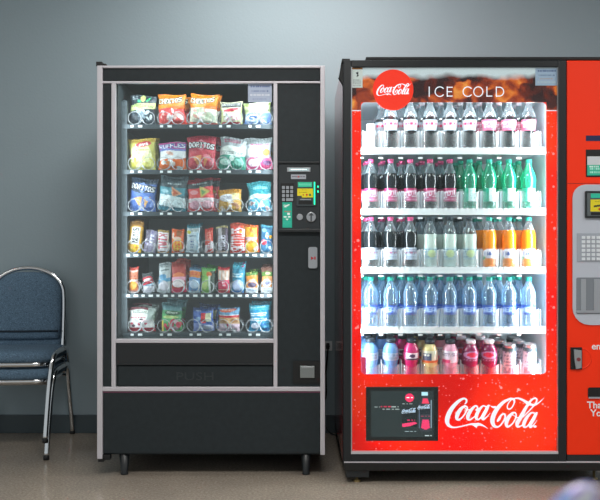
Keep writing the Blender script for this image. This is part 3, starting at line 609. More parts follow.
candy_specs = [
 (3,0,126,140.5,222,6, C('#e0a838',('b',0,.16,'#a87838'),('r',.22,.2,.82,.74,'#c8d0d0'),('t',.52,.46,1.0,.2,"M&M'S",'#383038',-90,'#e8e8e4'),('blobs',7,.1,.78,.9,.98,['#f4c830','#f0d860','#d89020'],.14,.05,3)),'yellow candy packet with dark lettering turned sideways, far left of fourth shelf'),
 (3,1,142.5,155,231,8, C('#a8a0bc',('r',0,0,.4,.9,'#70687c'),('q',0.47,0.21,0.77,0.79,'#f0ecff',4,3),('blobs',8,.1,.1,.9,.9,['#d8d0e8','#8880b0'],.15,.04,3)),'lilac grey candy bar packet, second on the fourth shelf'),
 (3,2,157,168.5,230,0, C('#e8dcc8',('b',0,.1,'#b89858'),('r',.1,.1,.9,.92,'#f4ecf2'),('t',.5,.5,1.5,.34,'TWIX','#d03050',-90),('b',.92,1,'#c08848')),'cream candy packet with red sideways lettering on the fourth shelf'),
 (3,3,171,184,229,0, C('#ec6424',('r',.4,.04,.8,.3,'#a86840'),('e',.5,.42,.3,.1,'#f4d0c0'),('t',.5,.66,1.0,.28,'REESES','#f0d040',-90),('e',.15,.3,.1,.12,'#fad8c8'),('e',.8,.9,.2,.05,'#f4c8b8')),'orange peanut butter cup packet on the fourth shelf'),
 (3,4,185.5,199,225,2, C('#ccdce8',('b',0,.12,'#4890a4'),('e',.2,.27,.16,.07,'#d8cc48'),('e',.6,.2,.3,.06,'#a8b0b0'),('q',.2,.36,.8,.46,'#405c78',2,3),('q',0.33,0.48,0.57,0.88,'#5870a0',4,4),('r',.78,.3,.94,.95,'#a8c8dc')),'white and pale blue packet with a teal top on the fourth shelf'),
 (3,5,204.5,213,228,0, C('#d84838',('b',0,.1,'#c83c34'),('t',.5,.3,.7,.18,'KIT','#f0a090',-90),('b',.62,.9,'#f0e4ec',.2),('t',.5,.76,.6,.16,'KAT','#c02838',-90)),'narrow red wafer bar packet on the fourth shelf'),
 (3,6,215.5,228,226,0, C('#4c4040',('b',0,.07,'#c0b080'),('r',.2,.08,.5,.92,'#b8b0b8'),('t',.5,.62,1.1,.26,'SNICKERS','#e8e4f8',-90),('r',.78,.1,1,.92,'#5c4c60'),('b',.93,1,'#d0b8b0')),'brown and white chocolate bar packet on the fourth shelf'),
 (3,7,230,245.5,223,0, C('#d84434',('b',0,.1,'#e06450'),('blobs',5,.5,.1,.98,.4,['#f0b040','#58a860','#c02858','#e86028'],.1,.04,3),('t',.5,.55,1.6,.4,'SKITTLES','#f8eef4',-90),('b',.93,1,'#c83020')),'large red candy packet with white sideways lettering on the fourth shelf'),
 (3,8,245.5,259.5,225,-3, C('#f0a828',('b',0,.1,'#e06830'),('blobs',9,.1,.15,.9,.95,['#f8d848','#e87828','#f4c030','#f8f0d8'],.2,.06,6),('b',.46,.56,'#e0c8d0'),('q',0.05,0.47,0.95,0.57,'#a04868',2,4),('r',.88,.1,1,1,'#d84828')),'yellow and orange fruit candy packet on the fourth shelf'),
 (3,9,260.5,272.5,225,0, C('#3878a0',('b',0,.07,'#60b0c8'),('e',.3,.2,.25,.06,'#8cb8c8'),('e',.3,.62,.25,.1,'#d03c50'),('e',.85,.42,.16,.06,'#f0a828'),('blobs',9,.3,.3,.9,.9,['#dce8f4','#90b8e0','#2860a0'],.14,.05,2)),'blue candy packet with red and yellow spots, right end of fourth shelf'),
 (4,0,128,138,267,0, C('#e88868',('b',0,.12,'#d84c40'),('b',.14,.2,'#f4c8c0'),('e',.5,.36,.3,.05,'#b87058'),('b',.48,.54,'#e8d0c8'),('e',.5,.72,.4,.17,'#f4a848'),('b',.93,1,'#f0c8c0')),'salmon pink cracker packet with orange disc, far left of fifth shelf'),
 (4,1,142.5,154,273,-4, C('#343c40',('q',.1,.05,.9,.1,'#98a0a0',1,2),('e',.5,.34,.44,.15,'#c83040'),('e',.5,.36,.36,.07,'#f0e0e4',-15),('b',.5,.58,'#d02c44',.15),('b',.6,.7,'#b8d0e4',.1),('b',.7,1,'#e8e4f0'),('q',.1,.62,.9,.68,'#30507c',1,3)),'black biscuit packet with a red and white oval on the fifth shelf'),
 (4,2,157,170,263,3, C('#c4ccd0',('q',.3,.06,.7,.1,'#606c70',1,2),('e',.5,.26,.34,.03,'#788488',-5),('e',.35,.48,.3,.09,'#5c98c0'),('b',.54,.66,'#58a0c8',.12),('e',.5,.78,.4,.16,'#e0dce8')),'tall pale grey packet with a blue band on the fifth shelf'),
 (4,3,171.5,186.5,262,-3, C('#b83c34',('q',.1,.04,.9,.1,'#d87060',1,2),('e',.5,.45,.4,.08,'#f08858'),('b',.5,.62,'#f4b0c8'),('e',.5,.7,.42,.13,'#f4e4e8'),('b',.86,1,'#d82c58')),'red packet with a pink and white disc on the fifth shelf'),
 (4,4,188,200,268,2, C('#6c98c8',('b',0,.1,'#4c7898'),('b',.14,.4,'#e48838'),('q',0.10,0.18,0.90,0.34,'#e04838',2,3),('e',.5,.66,.4,.18,'#c8dcf4'),('b',.93,1,'#c0d8e8')),'blue packet with an orange band on the fifth shelf'),
 (4,5,201,215,268,0, C('#8cc060',('b',0,.12,'#6cb468'),('r',.62,.1,1,1,'#3c4c40'),('e',.55,.25,.2,.1,'#e07838'),('q',0.33,0.46,0.57,0.78,'#d8ecb0',4,4),('r',.55,.3,.66,1,'#e0e8e0'),('e',.25,.7,.2,.16,'#c8e088')),'green and dark granola packet on the fifth shelf'),
 (4,6,217.5,229.5,267,0, C('#e0b098',('b',0,.12,'#c8303c'),('r',.1,.16,.3,.5,'#f4e8e4'),('r',.4,.14,.6,.5,'#e8d0c8'),('r',.7,.16,.9,.5,'#f0e0d8'),('b',.5,.86,'#e03860'),('q',0.38,0.58,0.62,0.78,'#f8e8f0',2,1),('b',.9,1,'#c83040')),'red and cream packet with tall bars of print on the fifth shelf'),
 (4,7,231,244,265,3, C('#2c88a8',('b',0,.14,'#4cb0c8'),('e',.8,.08,.12,.03,'#d868a0'),('q',0.05,0.32,0.85,0.48,'#d8ecf4',2,3),('e',.48,.74,.42,.2,'#b8ccf4'),('e',.48,.74,.3,.14,'#d0dcfa'),('b',.93,1,'#2868a8')),'teal blue packet with a pale disc on the fifth shelf'),
 (4,8,245.5,258,272,0, C('#e8903c',('b',0,.18,'#5c8840'),('r',.35,0,.5,.12,'#c0c878'),('e',.5,.42,.24,.08,'#f8c8a8'),('e',.5,.62,.36,.12,'#584868'),('b',.76,1,'#e8ecf4'),('q',.1,.8,.9,.94,'#88a0c8',2,3)),'green and orange trail mix packet on the fifth shelf'),
 (4,9,261,272.5,267,0, C('#e8a068',('b',0,.2,'#84584c'),('b',.2,.36,'#5c8c40'),('e',.6,.27,.24,.05,'#f0e8b0'),('e',.5,.62,.38,.14,'#ece4f0'),('e',.55,.62,.22,.08,'#8484a8'),('b',.78,1,'#eef0f6'),('q',.1,.82,.9,.94,'#98a8c8',2,3)),'brown topped trail mix packet, right end of fifth shelf'),
]
def snacks():
    grp = ['bags on the top shelf', 'bags on the second shelf', 'bags on the third shelf', 'candy packets on the fourth shelf', 'packets on the fifth shelf', 'bags on the bottom shelf']
    back_of = {(0,1),(0,2),(1,0),(1,2),(1,3),(1,4),(2,1),(2,2),(5,0),(5,1),(5,2),(5,4),(3,4),(4,3),(4,4),(4,5),(4,7),(4,8),(4,9),(3,0),(2,0)}
    for big, specs in ((1, bag_specs), (0, candy_specs)):
        for (r, c, x0, x1, pt, tilt, art, lab) in specs:
            zt, cols = TIERS[r]; t = .050 if big else .030; Y = .095+.052
            yk = Y-t*.4
            w_ = X(x1, yk)-X(x0, yk); zb = zt+.003; h = Z(pt, yk)-zb
            me = pouch(art, w_, h, t, seed=r*10+c, crimp=.055 if big else .05, square=0 if big else .3)
            nm = 'chip_bag' if big and r < 5 else ('snack_bag' if big else 'candy_packet')
            cat = 'snack bag' if big else 'candy packet'
            o = bpy.data.objects.new(nm, me); COL.objects.link(o)
            o.location = (X((x0+x1)/2, yk), Y, zb+abs(math.sin(R(tilt)))*w_/2)
            o.rotation_euler = (R(-3), R(tilt), R((c*37 % 9)-4)); tag(o, lab, cat, grp[r])
            if (r, c) in back_of:
                o2 = o.copy(); COL.objects.link(o2)
                o2.location = (o.location.x-.004+.006*(c % 3), Y+.095, o.location.z+.012*(1+(c % 2)))
                o2.rotation_euler = (R(-4), R(-tilt*.5+2), R(-3))
                o2['label'] = 'one behind the '+lab.split(',')[0]
                if len(o2['label'].split()) > 16: o2['label'] = ' '.join(o2['label'].split()[:16])
                # stand it on the tray
                o2.location.z = zb+abs(math.sin(R(2)))*w_/2+.004
                o2.scale = (1, 1, 1.06)
snacks()

# ------------------------------------------------------------------ drinks machine
DY = -.11                        # front plane of the door
SHELF = {}
def drinks_machine():
    b = empty('drinks_vending_machine', (X(480, 0), .35, 0), 'tall red glass-front soft drink vending machine full of bottles, right of the snack machine', 'vending machine')
    y = DY; BACK = .78
    xl, xr = X(343.5, y), X(621, y); zt = Z(60, y); zb = Z(464, y)
    cx0, cx1 = X(354, y), X(552, y); cz0, cz1 = Z(383, y), Z(97, y)
    dy = -.035                      # back of the door
    mb = MB()
    mb.box(xl, cx0-.012, dy, BACK, zb, zt); mb.box(cx1+.015, xr, dy, BACK, zb, zt)
    mb.box(cx0-.012, cx1+.015, dy, BACK, cz1+.02, zt); mb.box(cx0-.012, cx1+.015, dy, BACK, zb, cz0-.02)
    mb.box(cx0-.012, cx1+.015, BACK-.03, BACK, cz0-.02, cz1+.02)
    mb.build('cabinet', M_REDSIDE, b)
    mb = MB(); e = .004
    mb.box(cx0-.012, cx0-.008, dy, .6, cz0-.02, cz1+.02); mb.box(cx1+.011, cx1+.015, dy, .6, cz0-.02, cz1+.02)
    mb.box(cx0-.012, cx1+.015, .6, .605, cz0-.02, cz1+.02); mb.box(cx0-.012, cx1+.015, dy, .6, cz1+.016, cz1+.02); mb.box(cx0-.012, cx1+.015, dy, .6, cz0-.02, cz0-.016)
    mb.build('liner', M_WALLIN, b)
    # door frame
    M_FR = mat('door_frame_black', '#10161b', .4)
    mb = MB()
    mb.pbox(343.5, 351, 60, 463, y-.008, dy); mb.pbox(558.4, 566.5, 60, 463, y-.008, dy)
    mb.pbox(351, 558.4, 60, 67, y-.008, dy); mb.pbox(351, 558.4, 453.8, 463, y-.008, dy)
    mb.build('door_frame', M_FR, b, bevel=.003)
    MB().pbox(351, 352.1, 67, 453.8, y-.006, y+.01).build('inner_trim', M_STEEL, b); MB().pbox(557.6, 558.4, 67, 453.8, y-.004, y+.01).build('inner_trim', M_STEEL, b)
    MB().pbox(351, 558.4, 451.6, 454, y-.007, y+.01).build('bottom_trim', M_SILVER, b)
    MB().pbox(344, 620, 461.8, 462.8, y-.012, y+.01).build('plinth_trim', M_SILVER, b)
    MB().pbox(344, 621, 463, 471, y-.010, BACK).build('plinth', mat('plinth_black', '#0a0c0d', .4), b, bevel=.004)
    MB().pbox(366, 621, 56.8, 60, y+.03, .2).pbox(342, 350, 58.5, 62, y-.006, .02).build('top_hinge', M_DEEP, b, bevel=.002)
    mb = MB().prism([(X(339.0, y), Z(76, y)), (X(343.6, y), Z(84, y)), (X(343.6, y), Z(60, y)), (X(342, y), Z(60, y))], y+.02, y+.06); mb.build('hinge_cover', M_DEEP, b)
    MB().pbox(346, 369, 470.5, 477.5, y+.0, .1).build('foot_block', M_BLACKP, b, bevel=.002)
    for px, yy in ((357, y+.03), (594, y+.06), (357, .66), (594, .66)):
        x = X(px, yy if yy < .3 else y); zz = .06
        MB().lathe([(.016, 0), (.016, .006), (.006, .009), (.006, zb-.01)], (x, yy, 0), 14).build('levelling_foot', M_BRASS, b)
    MB().pbox(566, 586, 470.5, 480, .12, .5).build('foot_block', M_BLACKP, b)
    # --- printed door panel with the window cut out
    def with_hole(outer, hole, y0, y1, mats, name):
        """rectangular panel with a rounded rectangular opening"""
        (ox0, ox1, oz0, oz1) = outer; n = len(hole)
        mb = MB(); out = []
        cx, cz = (ox0+ox1)/2, (oz0+oz1)/2
        for (x, z) in hole:
            out.append((x, z))
        corners = [(ox0, oz0), (ox1, oz0), (ox1, oz1), (ox0, oz1)]; q = n//4
        for s_, yy in ((0, y0), (1, y1)):
            mb.v += [(x, yy, z) for x, z in hole]+[(x, yy, z) for x, z in corners]
        o2 = n+4
        for s_ in (0, 1):
            o = s_*o2
            for k in range(4):
                for i in range(q-1):
                    a = k*q+i; f = [o+a, o+a+1, o+n+k]; mb.f.append(f if s_ else f[::-1]); mb.m.append(0); mb.sm.append(False)
                a = k*q+q-1; bq = (a+1) % n; f = [o+a, o+bq, o+n+(k+1) % 4, o+n+k]; mb.f.append(f if s_ else f[::-1]); mb.m.append(0); mb.sm.append(False)
        for i in range(n):
            j = (i+1) % n; mb.f.append([i, j, o2+j, o2+i]); mb.m.append(0); mb.sm.append(True)
        for i in range(4):
            j = (i+1) % 4; mb.f.append([n+j, n+i, o2+n+i, o2+n+j]); mb.m.append(0); mb.sm.append(False)
        return mb.build(name, mats, b)
    gy = y+.012
    # backlit red print with water droplets
    m, n, l, bs = nodes('droplet_red_print')
    tc = n.new('ShaderNodeTexCoord')
    def drops(scale, thr, seed):
        vo = n.new('ShaderNodeTexVoronoi'); vo.inputs['Scale'].default_value = scale
        mp = n.new('ShaderNodeMapping'); mp.inputs['Scale'].default_value = (1, .0001, 1); mp.inputs['Location'].default_value = (seed, 0, seed*2)
        l.new(tc.outputs['Object'], mp.inputs[0]); l.new(mp.outputs[0], vo.inputs['Vector'])
        ma = n.new('ShaderNodeMath'); ma.operation = 'LESS_THAN'
        sp = n.new('ShaderNodeSeparateColor'); l.new(vo.outputs['Color'], sp.inputs[0])
        ms = n.new('ShaderNodeMath'); ms.operation = 'MULTIPLY'; l.new(sp.outputs[0], ms.inputs[0]); ms.inputs[1].default_value = thr
        l.new(vo.outputs['Distance'], ma.inputs[0]); l.new(ms.outputs[0], ma.inputs[1]); return ma.outputs[0]
    d1 = drops(66, .23, 3.3); d2 = drops(26, .17, 7.7)
    mxm = n.new('ShaderNodeMath'); mxm.operation = 'MAXIMUM'; l.new(d1, mxm.inputs[0]); l.new(d2, mxm.inputs[1])
    ns = n.new('ShaderNodeTexNoise'); ns.inputs['Scale'].default_value = 2.2; ns.inputs['Detail'].default_value = 1; l.new(tc.outputs['Object'], ns.inputs['Vector'])
    rr = n.new('ShaderNodeValToRGB'); rr.color_ramp.elements[0].position = .4; rr.color_ramp.elements[0].color = (*lin('#ea1602'), 1); rr.color_ramp.elements[1].position = .68; rr.color_ramp.elements[1].color = (*lin('#fa480c'), 1)  # orange patches put the glow of the backlights into the print colour
    l.new(ns.outputs['Fac'], rr.inputs[0])
    mx = n.new('ShaderNodeMixRGB'); l.new(mxm.outputs[0], mx.inputs[0]); l.new(rr.outputs[0], mx.inputs[1]); mx.inputs[2].default_value = (*lin('#ffa8a4'), 1)
    l.new(mx.outputs[0], bs.inputs['Base Color']); l.new(mx.outputs[0], bs.inputs['Emission Color']); bs.inputs['Emission Strength'].default_value = .5
    bs.inputs['Roughness'].default_value = .4; bs.inputs['Specular IOR Level'].default_value = .08
    trl = n.new('ShaderNodeBsdfTranslucent'); l.new(mx.outputs[0], trl.inputs[0]); mt = n.new('ShaderNodeMixShader'); mt.inputs[0].default_value = .45
    l.new(bs.outputs[0], mt.inputs[1]); l.new(trl.outputs[0], mt.inputs[2]); l.new(mt.outputs[0], n['Material Output'].inputs[0])
    M_DROP = m
    hole = prr(361, 546.3, 102.3, 374.2, gy, 4)
    with_hole((X(351.8, gy), X(558, gy), Z(452, gy), Z(67, gy)), hole, gy, gy+.003, M_DROP, 'door_print')
    MB().pbox(351.8, 361, 110, 111, gy-.001, gy).pbox(546.5, 558, 110, 111, gy-.001, gy).build('print_edge', M_LETTER, b)
    # header print: iced cola, procedural
    m, n, l, bs = nodes('iced_cola_print')
    tc = n.new('ShaderNodeTexCoord'); 
    vo = n.new('ShaderNodeTexVoronoi'); vo.inputs['Scale'].default_value = 17; vo.feature = 'SMOOTH_F1'; vo.inputs['Smoothness'].default_value = .35
    ns = n.new('ShaderNodeTexNoise'); ns.inputs['Scale'].default_value = 14; ns.inputs['Detail'].default_value = 4; ns.inputs['Distortion'].default_value = 1.0
    l.new(tc.outputs['Object'], ns.inputs['Vector'])
    ad = n.new('ShaderNodeVectorMath'); ad.operation = 'ADD'; l.new(tc.outputs['Object'], ad.inputs[0])
    sc_ = n.new('ShaderNodeVectorMath'); sc_.operation = 'SCALE'; sc_.inputs['Scale'].default_value = .05; l.new(ns.outputs['Color'], sc_.inputs[0]); l.new(sc_.outputs[0], ad.inputs[1]); l.new(ad.outputs[0], vo.inputs['Vector'])
    sp = n.new('ShaderNodeSeparateColor'); l.new(vo.outputs['Color'], sp.inputs[0])
    mixf = n.new('ShaderNodeMath'); mixf.operation = 'MULTIPLY_ADD'; l.new(sp.outputs[0], mixf.inputs[0]); mixf.inputs[1].default_value = .65; 
    n2 = n.new('ShaderNodeMath'); n2.operation = 'MULTIPLY_ADD'; l.new(ns.outputs['Fac'], n2.inputs[0]); n2.inputs[1].default_value = .9; n2.inputs[2].default_value = -.30; l.new(n2.outputs[0], mixf.inputs[2])
    rr = n.new('ShaderNodeValToRGB'); el = rr.color_ramp.elements
    el[0].position = .28; el[0].color = (*lin('#30181a'), 1); el[1].position = 1.0; el[1].color = (*lin('#f8b050'), 1)
    for p_, c_ in ((.45, '#5e2016'), (.6, '#93341a'), (.76, '#d06020')): q = el.new(p_); q.color = (*lin(c_), 1)
    l.new(mixf.outputs[0], rr.inputs[0])
    # the liquid's surface with ice rising above it
    sx = n.new('ShaderNodeSeparateXYZ'); l.new(tc.outputs['Object'], sx.inputs[0])
    n3 = n.new('ShaderNodeTexNoise'); n3.inputs['Scale'].default_value = 12; l.new(tc.outputs['Object'], n3.inputs['Vector'])
    ed = n.new('ShaderNodeMath'); ed.operation = 'MULTIPLY_ADD'; l.new(n3.outputs['Fac'], ed.inputs[0]); ed.inputs[1].default_value = .05; l.new(sx.outputs[2], ed.inputs[2])
    thr = Z(76.5, gy); mr = n.new('ShaderNodeMapRange'); mr.inputs[1].default_value = thr+.012; mr.inputs[2].default_value = thr+.036
    l.new(ed.outputs[0], mr.inputs[0])
    r3 = n.new('ShaderNodeValToRGB'); e3 = r3.color_ramp.elements; e3[0].position = 0; e3[0].color = (0, 0, 0, 1); e3[1].position = 1; e3[1].color = (1, 1, 1, 1)
    l.new(mr.outputs[0], r3.inputs[0])
    mx = n.new('ShaderNodeMixRGB'); l.new(r3.outputs[0], mx.inputs[0]); l.new(rr.outputs[0], mx.inputs[1]); mx.inputs[2].default_value = (*lin('#c4ccd0'), 1)
    l.new(mx.outputs[0], bs.inputs['Base Color']); l.new(mx.outputs[0], bs.inputs['Emission Color']); bs.inputs['Emission Strength'].default_value = .56; bs.inputs['Specular IOR Level'].default_value = .2
    hd = MB().pbox(351.9, 557.9, 67, 102.2, gy-.004, gy).pbox(351.9, 360.8, 102.2, 110, gy-.004, gy).pbox(546.6, 557.9, 102.2, 110, gy-.004, gy)
    hp = hd.build('header_print', m, b); 
    # object coords are relative to the machine base; z is unchanged because the base sits on the floor
    # badge and its lettering
    c = P(393.2, 89.7, gy-.01); rb = 20.3*(gy-CY)/F
    bd = MB().lathe([(rb, gy), (rb, gy-.0075), (rb-.002, gy-.009)], (c.x, 0, c.z), 48, axis='y').build('round_badge', M_BADGE, b)
    script_logo('badge_lettering', 376, 411.5, 89.6, gy-.0096, M_LETTER, bd, rot=3)
    script_logo('script_lettering', 444.5, 544, 413, gy-.003, M_LETTER, b)
    mb = MB(); k = (gy-CY)/F
    fx = lambda a, c_: (X(a, gy), Z(c_, gy)); W_ = 1.0; yy = gy-.0055; T, Bm, Md = 87.2, 96.6, 91.9
    def circ(cx, cy, rx, ry, a0, a1, n_=16): return [(cx+rx*math.cos(R(a0+(a1-a0)*i/n_)), cy-ry*math.sin(R(a0+(a1-a0)*i/n_)), W_) for i in range(n_+1)]
    segs = [[(429, T, W_), (429, Bm, W_)], circ(439.6, Md, 4.7, 4.8, 42, 318), [(447, T, W_), (447, Bm, W_)], [(447, T+.3, W_), (452, T+.3, W_)], [(447, Md, W_), (451.4, Md, W_)], [(447, Bm-.3, W_), (452, Bm-.3, W_)],
            circ(467.5, Md, 4.7, 4.8, 42, 318), circ(478, Md, 4.6, 4.8, 0, 360, 24), [(486.6, T, W_), (486.6, Bm, W_)], [(486.6, Bm-.3, W_), (491.6, Bm-.3, W_)],
            [(496, T, W_), (496, Bm, W_)], [(496, T+.3, W_), (498.8, T+.3, W_)]+circ(498.8, Md, 4.6, 4.5, 88, -88, 12)+[(498.8, Bm-.3, W_), (496, Bm-.3, W_)]]
    for s_ in segs: ribbon(mb, s_, fx, yy, sub=1)
    mb.build('header_lettering', M_LETTER, b)
    # stickers
    a = Art(30, 44, '#fcfbf8').r(0, 0, 1, .12, '#f09030').q(.2, .03, .8, .09, '#503020', 1, 2).p([(.35, .28), (.6, .22), (.62, .42), (.42, .5), (.5, .36)], '#302c34').q(.15, .6, .85, .95, '#b8b4b8', 4, 3)
    art_plane('warning_sticker', a, X(351.8, gy), X(362.5, gy), Z(88, gy), Z(67.5, gy), gy-.006, b)
    a = Art(60, 44, '#c4d4f0').q(.12, .12, .92, .26, '#4860a0', 1, 3).q(.15, .36, .85, .5, '#8494bc', 1, 9).q(.2, .56, .8, .68, '#d8b8b8', 1, 4).q(.1, .76, .9, .88, '#e0e8f4', 1, 4)
    art_plane('notice_sticker', a, X(535, gy), X(557.4, gy), Z(85.8, gy), Z(68.6, gy), gy-.006, b)
    # screen
    sb = MB().pbox(366, 438.3, 387, 441, gy-.006, gy).build('screen_bezel', M_DEEP, b, bevel=.001)
    a = Art(150, 116, '#20292b')
    a.e(.615, .15, .07, .09, '#e82858').q(.565, .135, .665, .17, '#ffffff', 1, 3).q(.5, .275, .66, .295, '#b8c0c0', 1, 2)
    a.q(.06, .345, .15, .365, '#c0c8c8', 1, 3).q(.16, .325, .32, .375, '#c02848', 1, 9).q(.33, .34, .44, .36, '#b0b8b8', 1, 4).q(.19, .385, .48, .415, '#98a0a0', 1, 5)
    a.r(.495, .38, .74, .78, '#141c20').q(.58, .62, .7, .66, '#d02858', 1, 2).p([(.5, .71), (.7, .67), (.74, .7), (.62, .76), (.5, .78)], '#e83868').q(.54, .87, .72, .89, '#b0c0c8', 1, 6)
    a.r(.81, .03, .91, .1, '#a8ccd8').p([(.83, .1), (.9, .1), (.93, .2), (.97, .28), (.97, .8), (.94, .88), (.8, .88), (.76, .8), (.76, .28), (.8, .2)], '#2c3038')
    a.p([(.83, .16), (.9, .16), (.93, .28), (.81, .28)], '#d83858').r(.77, .33, .97, .5, '#182028').q(.8, .54, .94, .56, '#c04060', 1, 2)
    a.p([(.82, .62), (.92, .62), (.94, .8), (.87, .84), (.8, .8)], '#d83060').r(.955, .2, .968, .8, '#8090a0').r(.765, .3, .775, .8, '#687890').q(.08, .945, .6, .955, '#90989a', 1, 7).q(.86, .955, .97, .98, '#c0c8cc', 1, 8)
    art_plane('screen', a, X(371, gy-.007), X(433.5, gy-.007), Z(437, gy-.007), Z(391, gy-.007), gy-.0075, sb, M_SCREEN)
    script_logo('screen_lettering', 401.5, 416.5, 410.8, gy-.0082, mat('pale_blue_print', '#c8dcf0', .5, emit='#c8dcf0', es=.7), sb, rot=6)
    script_logo('screen_lettering', 417.5, 430.5, 407, gy-.0082, bpy.data.materials['pale_blue_print'], sb, rot=6)
    # pink tab at lower left of the window
    MB().pbox(361.2, 366, 357, 374, gy+.012, gy+.014).build('pink_tab', mat('pink_tab', '#f04880', .5), b)
    MB().box(X(352, y), X(558, y), y+.001, y+.004, Z(452, y), Z(67.3, y)).build('door_glass', M_GLASS2, b)
    # lamp tubes inside, behind the door's borders
    for px in (355.5, 552.5):
        MB().lathe([(.008, cz0+.02), (.008, cz1-.02)], (X(px, y), -.05, 0), 12).build('light_tube', M_TUBE, b)
    # shelves
    rows = [149.5, 209.5, 267.3, 326.3, 378.5]
    n_col = 9; pitch = 19.72; x0 = 371.0
    sy = -.012
    for ri, py in enumerate(rows):
        z = Z(py, .03); mb = MB(); slope = .13 if ri == 4 else 0
        xa, xb = cx0-.006, X(545.5, sy)
        th = .010
        vs = [(xa, sy, z-th), (xb, sy, z-th), (xb, .58, z-th+slope*.58), (xa, .58, z-th+slope*.58), (xa, sy, z), (xb, sy, z), (xb, .58, z+slope*.59), (xa, .58, z+slope*.59)]
        mb.add(vs, [(3, 2, 1, 0), (4, 5, 6, 7), (0, 1, 5, 4), (1, 2, 6, 5), (2, 3, 7, 6), (3, 0, 4, 7)])
        hgt = .026
        mb.box(xa, xb, sy-.006, sy, z-hgt, z+.002)
        for k in range(36): xx = xa+(xb-xa)*(k+.5)/36; mb.box(xx-.004, xx+.004, sy-.009, sy-.005, z-.010+.004*(k % 2), z+.004)
        sh = mb.build('shelf', M_RAIL, b)
        zs = Z(py, .03)
        for c_ in range(n_col):
            px = x0+pitch*c_; xc = X(px, .03); hw = pitch*.5*(3.63)/F
            # clear hooped guard in front of each lane
            g = MB(); H = .083 if ri < 4 else .07; N = 10; rad = hw*.92
            for s_ in range(N+1):
                a_ = math.pi*(s_/N); gx = xc-rad*math.cos(a_); gyy = .028-.038*math.sin(a_)**.7
                top = zs+H*(.75+.25*abs(math.cos(a_)))
                g.v += [(gx, gyy, zs+.001), (gx, gyy, top)]
            for s_ in range(N): g.f.append([2*s_, 2*s_+2, 2*s_+3, 2*s_+1]); g.m.append(0); g.sm.append(True)
            g.build('lane_guard', M_CLEAR, sh)
            MB().box(xc+hw-.0012, xc+hw+.0012, 0.0, .058, zs+.001+slope*.06, zs+.078+slope*.06).build('lane_divider', M_CLEARD, sh)
            if ri < 4:
                MB().pbox(px-12, px-7.5, py+7.6, py+9.4, sy-.001, sy+.001).build('price_label', M_LABEL, sh)
        SHELF[ri] = (z, slope, [X(x0+pitch*k, .03) for k in range(n_col)])
    # pusher left in the empty lane
    MB().box(X(367, .02), X(375, .02), .02, .05, Z(149, .03)+.002, Z(124, .03)).build('lane_pusher', M_WHITEP, b, bevel=.002)
    # --- control column on the right
    cyy = y-.004
    cp = MB().pbox(567, 621, 60.5, 455, cyy, dy).build('control_column', M_RED, b, bevel=.004)
    MB().pbox(567, 621, 455, 463, y-.002, dy).build('column_foot', M_BLACKP, b)
    MB().pbox(567.5, 621, 183.2, 183.8, cyy-.0008, cyy+.002).build('panel_seam', mat('seam', '#a01808', .5), cp)
    MB().pbox(586, 616, 135.5, 141, cyy-.001, cyy+.004).build('card_slot', mat('dark_blue', '#1c2250', .3), cp)
    w1 = MB().pbox(586, 616, 149.5, 177, cyy-.002, cyy+.004).build('display_window', M_DEEP, cp, bevel=.001)
    a = Art(60, 40, '#d0d4da').r(0, .45, 1, 1, '#2cb898').q(.08, .5, .4, .64, '#f0fffa', 1, 3).q(.1, .6, .95, .95, '#a8e8d8', 2, 5)
    art_plane('display_card', a, X(587, cyy), X(615, cyy), Z(175.5, cyy), Z(156.5, cyy), cyy-.004, w1)
    gp = MB().prism(prr(572.8, 619, 184.5, 325, cyy-.006, 10, rs=(17, 4, 4, 13)), cyy-.006, cyy+.004).build('grey_fascia', mat('grey_fascia', '#bcc2ce', .45), cp, bevel=.002)
    ba = MB().prism(prr(585.5, 611, 191, 218, cyy-.016, 1), cyy-.016, cyy-.004).build('bill_acceptor', M_BLACKP, gp, bevel=.002)
    MB().pbox(587.5, 609, 193, 216, cyy-.019, cyy-.015).build('acceptor_frame', mat('frame_grey', '#5a6266', .4), ba, bevel=.001)
    MB().pbox(591, 606, 193.5, 198, cyy-.021, cyy-.018).build('green_strip', M_TEAL, ba)
    a = Art(48, 40, '#e4d41c').q(.3, .12, .8, .22, '#504a10', 2, 6).p([(.2, .5), (.8, .4), (.8, .55), (.2, .65)], '#3c4020').e(.6, .8, .1, .1, '#d02818')
    art_plane('yellow_label', a, X(590.5, cyy-.02), X(606, cyy-.02), Z(211.5, cyy-.02), Z(199.5, cyy-.02), cyy-.021, ba)
    MB().pbox(591, 606, 212.3, 215, cyy-.0205, cyy-.018).build('bill_slot', M_DEEP, ba)
    kp = MB().pbox(577, 611, 233, 262, cyy-.009, cyy-.004).build('keypad', mat('keypad_grey', '#a0a7b2', .45), gp, bevel=.002)
    for r_ in range(6):
        for c_ in range(5):
            MB().pbox(582.0+c_*4.9, 585.4+c_*4.9, 236+r_*4.3, 238.9+r_*4.3, cyy-.0125, cyy-.008).build('key', mat('key_light', '#dde2e8', .4) if (r_+c_) == 0 else bpy.data.materials['key_light'], kp, bevel=.0007)
    wn = MB().prism(prr(576.5, 615, 277.5, 314, cyy-.008, 1.5), cyy-.008, cyy-.004).build('coin_window', mat('smoky_window', '#7a8088', .15, coat=.5), gp, bevel=.001)
    MB().pbox(581, 586, 279, 311, cyy-.010, cyy-.007).pbox(594, 602, 279, 311, cyy-.010, cyy-.007).build('window_bar', M_GREYP, wn)
    MB().pbox(577, 615, 310.5, 313, cyy-.012, cyy-.007).build('window_sill', M_GREYP, wn)
    # lock handle in a round recess
    c = P(581, 358.5, cyy); rk = 10.5*(cyy-CY)/F
    rc = MB().lathe([(rk, cyy+.002), (rk, cyy-.003), (rk*.93, cyy-.004), (rk*.9, cyy-.001)], (c.x, 0, c.z), 32, axis='y').build('lock_recess', M_RED, cp)
